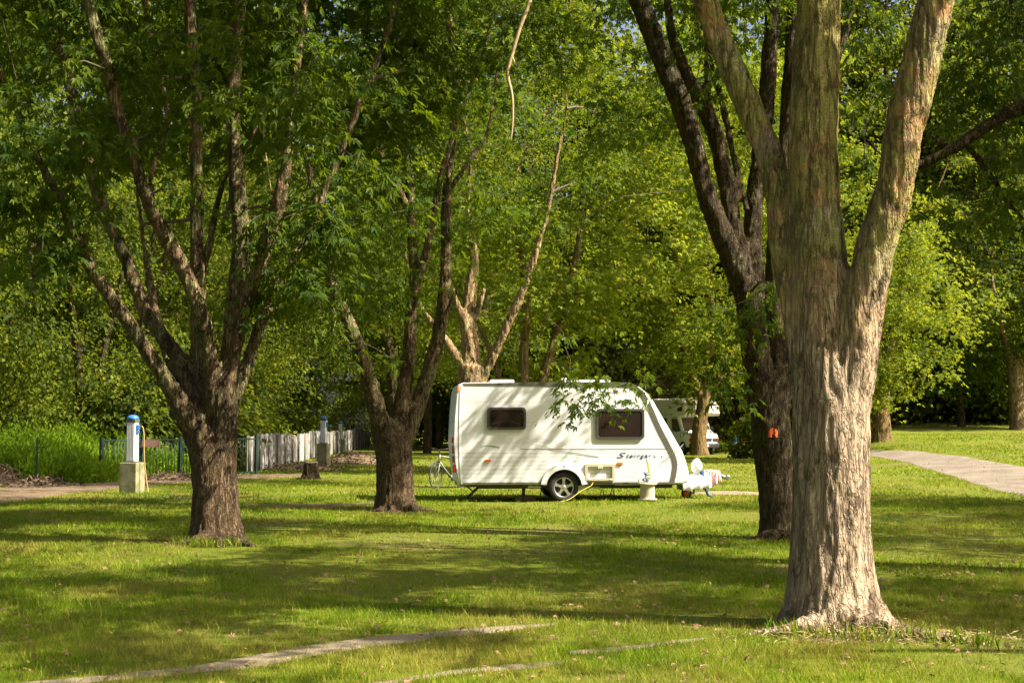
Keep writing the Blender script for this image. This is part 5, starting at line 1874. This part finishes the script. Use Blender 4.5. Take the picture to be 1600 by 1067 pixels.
# ================================================================== BICYCLE
def bicycle():
    f = P(681, 745, 36.3)
    g = tz(f.x, 36.3)
    rz = R_(52)
    B = empty('bicycle', (f.x, 36.3, g), rz)
    tag(B, 'silver bicycle standing behind the back end of the caravan', 'bicycle')
    Rw = .335

    def wheel(x, tilt=0.0):
        t = MB()
        t.lathe([(Rw - .018, -.014), (Rw, -.01), (Rw, .01), (Rw - .018, .014)], 'y', 40, closed=True)
        ty = t.build('wheel', M['tyre'], B, (x, 0, Rw))
        ty.rotation_euler = (0, 0, tilt)
        MB().lathe([(Rw - .035, -.01), (Rw - .016, -.012), (Rw - .016, .012), (Rw - .035, .01)], 'y', 40, closed=True).build('rim', M['dark_steel'], ty)
        s = MB()
        for k in range(20):
            a = k * math.pi / 10
            s.tube([(0.02 * math.cos(a + 1), .02 * (-1) ** k, .02 * math.sin(a + 1)), ((Rw - .03) * math.cos(a), 0, (Rw - .03) * math.sin(a))], .0022, 3)
        s.lathe([(.001, -.04), (.022, -.04), (.022, .04), (.001, .04)], 'y', 12)
        s.build('spokes', M['steel'], ty)

    wheel(0, R_(12)); wheel(1.06)
    fr = MB()
    hd, hb, bb, st, ra = Vector((.16, 0, .88)), Vector((.12, 0, .72)), Vector((.60, 0, .28)), Vector((.74, 0, .78)), Vector((1.06, 0, Rw))
    fr.tube([hd, hb], .022, 8); fr.tube([hb, bb], .022, 8); fr.tube([hd - Vector((0, 0, .04)), st], .019, 8); fr.tube([bb, st], .018, 8)
    for s in (-1, 1):
        o = Vector((0, .05 * s, 0))
        fr.tube([bb, ra + o], .011, 6); fr.tube([st, ra + o], .010, 6)
    fr.build('frame', M['bike'], B)
    fk = MB()
    for s in (-1, 1):
        fk.tube([hb + Vector((0, .04 * s, -.02)), Vector((.05, .05 * s, .5)), Vector((0, .05 * s, Rw))], .014, 6)
    fk.box((.115, 0, .70), (.04, .12, .04), .01)
    fk.build('fork', M['bike'], B)
    hb_ = MB(); hb_.tube([hd, hd + Vector((-.03, 0, .10)), hd + Vector((-.08, 0, .13))], .016, 8)
    hb_.tube([hd + Vector((.02, -.30, .15)), hd + Vector((-.08, -.1, .13)), hd + Vector((-.08, .1, .13)), hd + Vector((.02, .30, .15))], .012, 8)
    h = hb_.build('handlebar', M['black'], B)
    for s in (-1, 1):
        MB().tube([hd + Vector((.02, .30 * s, .15)), hd + Vector((-.01, .20 * s, .145))], .018, 8).build('grip', M['tyre'], h)
    sd = MB(); sd.tube([st, st + Vector((.04, 0, .16))], .013, 8); sd.prism([(st.x - .12, .95), (st.x + .14, .96), (st.x + .16, .99), (st.x - .11, .975)], -.06, .06, .008); sd.build('saddle', M['black'], B)
    ck = MB(); ck.lathe([(.001, -.05), (.085, -.05), (.085, -.045), (.001, -.045)], 'y', 24, c=tuple(bb)); ck.tube([bb + Vector((0, -.05, 0)), bb + Vector((.1, -.07, -.13))], .01, 6); ck.tube([bb + Vector((0, .05, 0)), bb + Vector((-.1, .07, .13))], .01, 6)
    ck.box(tuple(bb + Vector((.1, -.11, -.13))), (.08, .08, .02)); ck.box(tuple(bb + Vector((-.1, .11, .13))), (.08, .08, .02)); ck.build('crankset', M['black'], B)
    for (xc, a0, a1) in ((0, 20, 150), (1.06, 20, 170)):
        pts = [Vector((xc + (Rw + .03) * math.cos(R_(a)), 0, Rw + (Rw + .03) * math.sin(R_(a)))) for a in np.linspace(a0, a1, 14)]
        MB().tube(pts, .014, 6).build('mudguard', M['dark_steel'], B)
    ks = MB(); ks.tube([bb + Vector((.08, .04, 0)), Vector((.72, .22, 0.0))], .01, 6); ks.build('kickstand', M['steel'], B)


bicycle()


# ================================================================== MOTORHOME
def motorhome():
    g = G(1098, 705)
    D = 79.0
    X = P(1100, 700, D).x
    fwd = R_(-68)
    V_ = empty('motorhome', (X, D, tz(X, D)), fwd)
    tag(V_, 'cream motorhome with an over-cab bed, parked behind the small tree', 'motorhome')
    # local: +x forward (front bumper ~0), y across, z up
    W = 1.12
    paint = plain('motorhome cream', (0.74, 0.72, 0.62), .35, vary=.08, scale=2)
    van = plain('cab white paint', (0.78, 0.78, 0.75), .25, vary=.05, scale=2, coat=.3)
    living = [(-6.0, .45), (-6.0, 2.95), (-5.9, 3.05), (-1.2, 3.08), (-.55, 2.98), (-.18, 2.72), (-.12, 2.30), (-.22, 2.16), (-1.75, 2.12), (-1.95, 2.0), (-1.95, .45)]
    MB().prism(living, -W, W, .05).build('living_box', paint, V_)
    cab = [(-2.1, .42), (-2.1, 2.14), (-1.25, 2.13), (-.75, 1.35), (-.10, 1.14), (0.0, 1.0), (.02, .62), (-.02, .42), (-.42, .42)] + arc(-.80, .36, .38, 10, 170, 8) + [(-1.25, .42)]
    MB().prism(cab, -.93, .93, .06).build('cab', van, V_)
    # windscreen
    def quad3(pts, th, nrm):
        n = Vector(nrm).normalized() * th
        pts = [Vector(p) for p in pts]
        vs = [p + n for p in pts] + [p - n for p in pts]
        m_ = len(pts)
        return vs, [tuple(range(m_)), tuple(range(2 * m_ - 1, m_ - 1, -1))] + [(i, (i + 1) % m_, m_ + (i + 1) % m_, m_ + i) for i in range(m_)]
    d = Vector((.50, 0, -.78)).normalized()
    nn = Vector((.78, 0, .5)).normalized()
    a = Vector((-1.21, 0, 2.06)); b = a + d * .80
    mb = MB(); mb.add(*quad3([a + Vector((0, -.74, 0)), a + Vector((0, .74, 0)), b + Vector((0, .84, 0)), b + Vector((0, -.84, 0))], .012, nn))
    ws = mb.build('windscreen', M['glass'], V_)
    for s in (-.5, .2):
        MB().tube([b + Vector((.02, s, .01)) + nn * .03, b + Vector((0, s + .42, 0)) - d * .16 + nn * .03], .012, 5).build('wiper', M['black'], ws)
    for s in (-1, 1):
        y = s * .935
        mb = MB(); mb.prism([(-1.95, 1.32), (-1.95, 2.0), (-1.38, 2.0), (-.98, 1.32)], y - .01, y + .01); dw = mb.build('door_window', M['glass'], V_)
        mb = MB(); mb.prism([(-2.02, .60), (-2.02, 2.06), (-2.0, 2.06), (-2.0, .60)], y - .012, y + .012); mb.build('door_seam', M['trim_dark'], V_); mb = MB(); mb.prism([(-1.0, .9), (-1.0, 1.3), (-.98, 1.3), (-.98, .9)], y - .012, y + .012); mb.build('door_seam', M['trim_dark'], V_)
        mb = MB(); mb.box((-1.08, s * 1.12, 1.42), (.10, .20, .30), .03); mb.tube([(-1.15, s * .93, 1.36), (-1.1, s * 1.06, 1.38)], .02, 6); mb.build('mirror', M['black'], V_)
        mb = MB(); mb.box((.0, s * .70, .82), (.05, .34, .20), .02); mb.build('headlight', M['glass_clear'], V_)
        mb = MB(); mb.box((-.01, s * .895, .82), (.10, .08, .19), .015); mb.build('indicator', M['orange'], V_)
        for xw in (-.80, -4.4):
            e = MB().lathe([(.22, -.1), (.33, -.1), (.36, -.07), (.36, .07), (.33, .1), (.22, .1)], 'y', 28, c=(xw, s * .84, .36), closed=True).build('wheel', M['tyre'], V_)
            MB().lathe([(.001, -.06), (.10, -.07), (.22, -.09), (.22, .09), (.1, .07), (.001, .06)], 'y', 24, c=(xw, s * .84, .36)).build('hub_cap', M['steel'], e)
        # over-cab side window and living windows
        mb = MB(); mb.prism(rrect(-.95, -.42, 2.42, 2.74, .06), s * (W + .012) - .012, s * (W + .012) + .012); mb.build('bunk_window', M['glass'], V_)
        mb = MB(); mb.prism(rrect(-3.2, -2.2, 1.55, 2.05, .06), s * (W + .012) - .012, s * (W + .012) + .012); mb.build('side_window', M['glass'], V_)
        mb = MB(); mb.prism(rrect(-5.2, -4.0, 1.4, 2.1, .06), s * (W + .012) - .012, s * (W + .012) + .012); mb.build('side_window', M['glass'], V_)
    # open flap above the left bunk window
    mb = MB(); mb.add(*quad3([(-.95, -W - .02, 2.74), (-.42, -W - .02, 2.74), (-.42, -W - .38, 2.55), (-.95, -W - .38, 2.55)], .01, (0, -.4, 1))); mb.build('window_flap', M['white_gloss'], V_)
    # front bunk windows
    for s in (-.55, .55):
        mb = MB(); mb.add(*quad3([(-.44, s - .28, 2.93), (-.44, s + .28, 2.93), (-.20, s + .28, 2.72), (-.20, s - .28, 2.72)], .02, (.66, 0, .75))); mb.build('bunk_window', M['glass'], V_)
    MB().box((.02, 0, .52), (.14, 1.86, .26), .05).build('bumper', M['black'], V_)
    mb = MB(); mb.box((.03, 0, .84), (.04, .95, .17), .01)
    gr = mb.build('grille', M['black'], V_)
    mb = MB(); mb.box((.10, 0, .52), (.02, .5, .11), .004); mb.build('number_plate', M['white_gloss'], V_)
    MB().prism([(-.72, 1.345), (-.12, 1.165), (-.12, 1.175), (-.72, 1.355)], -.7, .7).build('bonnet_panel', van, V_)
    mb = MB(); mb.box((-3.0, 0, 3.12), (.7, .7, .12), .03); mb.build('roof_vent', M['white_gloss'], V_)
    mb = MB()
    for s in (-1, 1):
        mb.tube([(-5.5, s * .8, 3.16), (-1.2, s * .8, 3.18)], .02, 6)
    for xx in (-5.5, -4, -2.5, -1.2):
        mb.tube([(xx, -.8, 3.17), (xx, .8, 3.17)], .018, 6); mb.tube([(xx, -.8, 3.05), (xx, -.8, 3.17)], .02, 6); mb.tube([(xx, .8, 3.05), (xx, .8, 3.17)], .02, 6)
    mb.build('roof_rack', M['steel'], V_)


motorhome()
p = G(1149, 703)
PO = empty('blue_post', p)
tag(PO, 'small blue post on the grass right of the motorhome', 'post')
mb = MB(); mb.box((0, 0, .38), (.14, .14, .76), .02); mb.build('shaft', M['blue'], PO)
mb = MB(); mb.box((0, 0, .80), (.26, .16, .10), .03); mb.build('cap', M['blue'], PO)
p = P(1161, 690, 86)
rp = empty('hydrant_post', (p.x, 86, tz(p.x, 86)))
tag(rp, 'rust red marker post beyond the shrub, left of the dark trunk', 'post')
mb = MB(); mb.box((0, 0, .75), (.28, .2, 1.5), .03); mb.build('shaft', plain('rust red paint', (0.30, 0.06, 0.03), .7, vary=.2), rp)
mb = MB(); mb.box((0.1, 0, 1.55), (.6, .22, .12), .03); mb.build('cap', plain('rust pale paint', (0.5, 0.2, 0.12), .7, vary=.2), rp)


# ================================================================== SERVICE POSTS
def service_post(px, py, h_block, h_col, wb, label):
    g = G(px, py)
    T_ = empty('service_post', g, R_(-14))
    tag(T_, label, 'service post', 'white service posts with blue caps')
    mb = MB(); mb.box((0, 0, h_block / 2 - .05), (wb, wb, h_block + .1), .02); mb.build('concrete_base', M['concrete'], T_)
    z0 = h_block
    mb = MB()
    mb.box((0, 0, z0 + h_col * .43), (.22, .20, h_col * .84), .02)
    for k in range(5):
        mb.box((-.08 + .04 * k, -.104, z0 + h_col * .43), (.014, .012, h_col * .76), .004)
    mb.build('column', plain('white post plastic', (0.62, 0.62, 0.60), .5, vary=.08, scale=5), T_)
    mb = MB(); mb.box((0, 0, z0 + h_col * .875), (.25, .23, h_col * .07), .02); mb.build('collar', M['trim_grey'], T_)
    MB().box((0, 0, z0 + .015), (.27, .25, .03), .008).build('foot_plate', M['trim_grey'], T_)
    mb = MB(); mb.lathe([(.135, 0), (.14, .02), (.13, .05), (.095, .085), (.04, .10), (.001, .103)], 'z', 24, c=(0, 0, z0 + h_col * .91)); mb.build('cap', M['blue'], T_)
    mb = MB(); mb.box((.13, 0, z0 + h_col * .74), (.07, .12, .12), .015); mb.box((.125, 0, z0 + h_col * .64), (.06, .11, .08), .012); mb.build('socket', M['blue'], T_)
    return T_, g


T1, g1 = service_post(206, 771, .74, 1.13, .44, 'white service post with blue cap nearest the camera, a hose plugged in')
service_post(505.5, 727.5, .90, 1.10, .44, 'white service post with blue cap on a mossy block behind the tree stump')
service_post(532, 707.5, .80, 1.12, .44, 'farthest white service post with blue cap, standing before the pale fence')
mb = MB()
q, _ = catmull([g1 + Vector((.15, -.05, 1.60)), g1 + Vector((.24, -.08, 1.60)), g1 + Vector((.29, -.1, 1.42)), g1 + Vector((.31, -.12, .9)), g1 + Vector((.36, -.14, .45)), g1 + Vector((.43, -.2, .12)), g1 + Vector((.5, -.3, .02)), g1 + Vector((.9, -.5, .02)), g1 + Vector((1.5, -.6, .02))], [0] * 9, .06)
mb.tube(q, .014, 6)
tag(mb.build('hose', plain('tan hose', (0.38, 0.25, 0.08), .6, vary=.1)), 'tan hose hanging from the nearest service post to the ground', 'hose')

# ================================================================== GATE, POST, FENCE
ga, gb = G(158, 752), G(400, 741)
dirv = (gb - ga); Lg = dirv.length; dirv.normalize()
ang = math.atan2(dirv.y, dirv.x)
GT = empty('metal_gate', ga, ang)
tag(GT, 'dark green metal bar gate behind the nearest service post', 'gate')
HG = 1.25
nb = int(Lg / .125)
for xp in (0, 1.55, 3.1, Lg):
    mb = MB(); mb.box((xp, 0, HG / 2), (.10, .10, HG + .08), .01); mb.build('post', M['green_paint'], GT)
for z in (.10, HG - .06):
    mb = MB(); mb.box((Lg / 2, 0, z), (Lg, .04, .05), .006); mb.build('rail', M['green_paint'], GT)
for k in range(nb):
    xx = .12 + k * .125
    if xx > Lg - .08:
        break
    mb = MB(); mb.tube([(xx, 0, .08), (xx, 0, HG - .04)], .011, 6); mb.build('bar', M['green_paint'], GT)
mb = MB(); mb.box((.55, -.04, .45), (.10, .06, .14), .01); mb.build('lock', M['black'], GT)
gp = ga + dirv * 1.65 + Vector((0, -.12, 0))
sg = MB(); sg.box((0, 0, 0), (.70, .03, .20), .008); sg = sg.build('board', plain('red brown board', (0.07, 0.028, 0.016), .7, vary=.2), None, (gp.x + .2, gp.y - .0, gp.z + 1.08))
sg.rotation_euler = (0, 0, ang)
tag(sg, 'reddish brown board fixed on the dark green gate', 'board')
g = G(57, 756)
o = MB().box((0, 0, .62), (.05, .05, 1.3), .008).tube([(0, 0, 1.26), (0, 0, 1.30)], .02, 6).build('fence_post', M['green_paint'], None, tuple(g))
tag(o, 'thin dark green post standing alone before the tall weeds', 'post')
r9 = np.random.default_rng(9)

# pale wavy panel fence running away
def paling_mat():
    m, nt, out = new_mat('weathered paling')
    t = NT(nt)
    co = t.n('TexCoord').outputs['Object']
    at = t.n('Attribute', attribute_name='rnd').outputs['Fac']
    n = t.noise(t.scaled(co, (12, 12, 1.2)), 1.0, 4, .7)
    c = t.ramp(t.math('ADD', t.math('MULTIPLY', at, .6), t.math('MULTIPLY', n, .4)), [(.2, (.09, .09, .085)), (.5, (.26, .26, .25)), (.8, (.46, .455, .44))])
    p = t.n('BsdfPrincipled', Roughness=0.6)
    t.set(p, 'Base Color', c)
    t.link(p.outputs[0], out.inputs[0])
    return m


M['paling'] = paling_mat()
f0 = G(386, 739); f0.z = tz(f0.x, f0.y)
f1 = P(577, 697, 112); f1 = Vector((f1.x, 112, 0))
FN = empty('panel_fence', f0)
tag(FN, 'pale grey wavy sheet fence running away behind the service posts', 'fence')
npan = 26
for k in range(npan):
    a = f0.lerp(f1, k / npan); b = f0.lerp(f1, (k + 1) / npan)
    dv = (b - a); L = dv.length; dv.normalize(); nv = Vector((-dv.y, dv.x, 0))
    m_ = 40
    V = []
    h = 1.27 + r9.normal() * .05
    for side in (0, .006):
        for i in range(m_ + 1):
            p = a + dv * (L * i / m_ * .985)
            off = nv * (.045 * math.sin(i * 1.9 + r9.normal() * .25) + side + .03 * math.sin(k * 1.7))
            top = h + .03 * math.sin(i * .35 + k) + r9.normal() * .012
            for z in (0.02, top * .5, top):
                V.append(tuple(p + off - f0 + Vector((0, 0, z + .02 * 0))))
    V = np.array(V)
    Fq = []
    for s in (0, 1):
        o_ = s * (m_ + 1) * 3
        for i in range(m_):
            for j in range(2):
                Fq.append((o_ + i * 3 + j, o_ + (i + 1) * 3 + j, o_ + (i + 1) * 3 + j + 1, o_ + i * 3 + j + 1))
    rd = np.repeat(np.clip(r9.random(m_) * .75 + .08 * math.sin(k * 2.3) + .02, 0, 1), 2)
    me = np_mesh('fence_panel', V, np.array(Fq), [M['paling']], attrs={'rnd': np.concatenate([rd, rd])})
    link('fence_panel', me, FN)
    mb = MB(); pp = a - f0 - nv * .08
    mb.tube([pp + Vector((0, 0, -.1)), pp + Vector((0, 0, 1.25))], .04, 8); mb.build('post', M['wood'], FN)

# ================================================================== STUMP, HEAPS, PAINT MARK
g = G(485, 748)
ST = empty('tree_stump', g)
tag(ST, 'dark cut tree stump on the grass in front of the farther service posts', 'stump')
fused_trunk('trunk', ST, [([g + Vector((0, 0, -.1)), g + Vector((0, 0, .06)), g + Vector((.01, 0, .2)), g + Vector((.02, 0, .5))], [.36, .30, .25, .23])], .025, M['bark_dark'], g, .02, 3, 44, [root(g, *qq) for qq in ((-150, .6, .08), (-20, .55, .08))])
MB().lathe([(.001, .0), (.19, .0), (.2, -.03)], 'z', 24, c=(.02, 0, .515)).build('cut_face', M['wood'], ST)


def heap(name, label, cat, x, y, rx, ry, h, n, seed, mat='litter', s0=.08, s1=.12, kind='lance'):
    r = np.random.default_rng(seed)
    u = r.normal(size=(n, 2)) * .42
    C = np.stack([x + u[:, 0] * rx, y + u[:, 1] * ry, np.zeros(n)], 1)
    C[:, 2] = terrain(C[:, 0], C[:, 1]) + h * np.exp(-2.2 * (u[:, 0] ** 2 + u[:, 1] ** 2)) * r.random(n)
    T = r.normal(size=(n, 3)); T[:, 2] *= .5
    V, Fc, k = leaf_geo(C, T, r.normal(size=(n, 3)) + np.array([0, 0, 1.5]), s0 + s1 * r.random(n), kind)
    # an earthy core under the litter
    m = 18
    a = np.linspace(0, 1, m)
    gx, gy = np.meshgrid(np.linspace(-1, 1, m), np.linspace(-1, 1, m))
    cz = h * .75 * np.exp(-3.2 * (gx ** 2 + gy ** 2)) * (.6 + .8 * fbm(np.stack([gx.ravel() * 3, gy.ravel() * 3, gx.ravel() * 0 + seed], 1), 3, seed).reshape(gx.shape)) - .05
    X, Y = x + gx * rx, y + gy * ry
    Vc = np.stack([X, Y, terrain(X, Y) + cz], -1).reshape(-1, 3)
    i = np.arange(m - 1)[:, None] * m + np.arange(m - 1)[None, :]
    Fc2 = np.stack([i, i + 1, i + m + 1, i + m], -1).reshape(-1, 4)
    me = np_mesh(name, np.concatenate([V, Vc]), np.concatenate([Fc, Fc2 + len(V)]), [M[mat], M['dirt']], np.concatenate([np.zeros(len(Fc), int), np.ones(len(Fc2), int)]))
    o = link(name, me)
    if label:
        tag(o, label, cat)
    else:
        tag(o, kind='stuff')


M['straw'] = plain('dry straw', (0.36, 0.26, 0.11), .85, vary=.3, scale=1.2, col2=(0.24, 0.17, 0.08))
M['litter'] = plain('brown litter', (0.13, 0.08, 0.045), .85, vary=.3, scale=1.2, col2=(0.05, 0.03, 0.018))
heap('leaf_heap', 'brown heap of leaves and twigs right of the farther service posts', 'heap', *G(552, 724).xy, 2.2, 2.6, .55, 1500, 61)
heap('leaf_heap', 'low reddish leaf heap at the foot of the pale fence', 'heap', *G(470, 733).xy, 2.2, 3.5, .3, 900, 62)
heap('brush_heap', 'dark heap of brushwood at the far left edge before the weeds', 'heap', *G(4, 756).xy, .8, .8, .6, 700, 63)
heap('leaf_heap', 'small pile of dry leaves at the foot of the thin green post', 'heap', *G(62, 760).xy, 1.2, .8, .3, 500, 64)
heap('brush_heap', 'dry twigs and cuttings lying at the foot of the green gate', 'heap', *G(262, 750).xy, 1.4, .8, .3, 500, 65)
heap('leaf_litter', '', '', BF.x + .25, BF.y - .35, 1.5, .55, .09, 1200, 66, 'straw', .04, .07, 'blade')

# road-side mud patch right of the caravan
n_, f_ = pix_strip([(1085, 771, 3), (1110, 770, 6), (1150, 770, 6), (1185, 771, 3)])
ribbon('bare_earth_track', n_, f_, M['sand'], .012, .12, .1, 15)


def paint_mark():
    """orange sprayed blotch on the dark trunk: a real patch lying on its bark"""
    t = [o for o in scn.objects if o.get('label', '').startswith('dark furrowed')][0]
    tr = [c for c in t.children if c.name.startswith('trunk')][0]
    org = Vector((0, 0, CAM_H)) - t.location
    bpy.context.view_layer.update()
    vs, fs = [], []
    m_ = 12
    rows = 11
    r = np.random.default_rng(2)
    grid = {}
    for i in range(rows):
        for j in range(m_):
            px = 1201 + 14 * j / (m_ - 1); py = 668 + 15 * i / (rows - 1)
            d = (P(px, py, 20) - Vector((0, 0, CAM_H))).normalized()
            ok, loc, nrm, idx = tr.ray_cast(org, d)
            if ok:
                grid[i, j] = len(vs); vs.append(tuple(loc + nrm * .004))
    for i in range(rows - 1):
        for j in range(m_ - 1):
            if all(k in grid for k in ((i, j), (i + 1, j), (i, j + 1), (i + 1, j + 1))):
                u, v = (j + .5) / (m_ - 1) * 2 - 1, (i + .5) / (rows - 1) * 2 - 1
                # arch shape with two feet
                if u * u + min(0, v) ** 2 * 1.1 > .95 or (v > .45 and abs(u) < .25 and r.random() < .8) or r.random() < .06:
                    continue
                fs.append((grid[i, j], grid[i, j + 1], grid[i + 1, j + 1], grid[i + 1, j]))
    me = bpy.data.meshes.new('paint_mark'); me.from_pydata(vs, [], fs); me.materials.append(M['orange_paint']); me.update()
    link('paint_mark', me, t)


paint_mark()

litter()
grass()

# ================================================================== LIGHT
S = Vector((math.sin(R_(SUN_AZ)) * math.cos(R_(SUN_EL)), math.cos(R_(SUN_AZ)) * math.cos(R_(SUN_EL)), math.sin(R_(SUN_EL))))
sl = bpy.data.lights.new('sun', 'SUN')
sl.energy = 5.0
sl.angle = R_(0.53)
sl.color = (1.0, 0.91, 0.75)
so = bpy.data.objects.new('sun', sl)
COL.objects.link(so)
so.rotation_euler = S.to_track_quat('Z', 'Y').to_euler()
so.location = (30, -10, 40)

w = bpy.data.worlds.new('World')
scn.world = w
w.use_nodes = True
nt = w.node_tree
bg = nt.nodes['Background']
sky = nt.nodes.new('ShaderNodeTexSky')
sky.sky_type = 'NISHITA'
sky.sun_disc = False
sky.sun_elevation = R_(SUN_EL)
sky.sun_rotation = R_(SUN_AZ)
sky.dust_density = 6.0
sky.air_density = 0.9
sky.ozone_density = 0.2
nt.links.new(sky.outputs[0], bg.inputs[0])
bg.inputs[1].default_value = 0.075

scn.view_settings.view_transform = 'Standard'
scn.view_settings.look = 'None'
scn.view_settings.exposure = 1.72
scn.view_settings.gamma = 1.0
scn.render.engine = 'CYCLES'
cy = scn.cycles
cy.max_bounces = 7
cy.diffuse_bounces = 4
cy.glossy_bounces = 2
cy.transmission_bounces = 5
cy.transparent_max_bounces = 6
cy.use_adaptive_sampling = True
cy.adaptive_threshold = 0.012
cy.sample_clamp_indirect = 6.0
cy.use_denoising = True
try:
    cy.denoiser = 'OPENIMAGEDENOISE'
    cy.denoising_prefilter = 'NONE'
except Exception:
    pass
scn.render.film_transparent = False
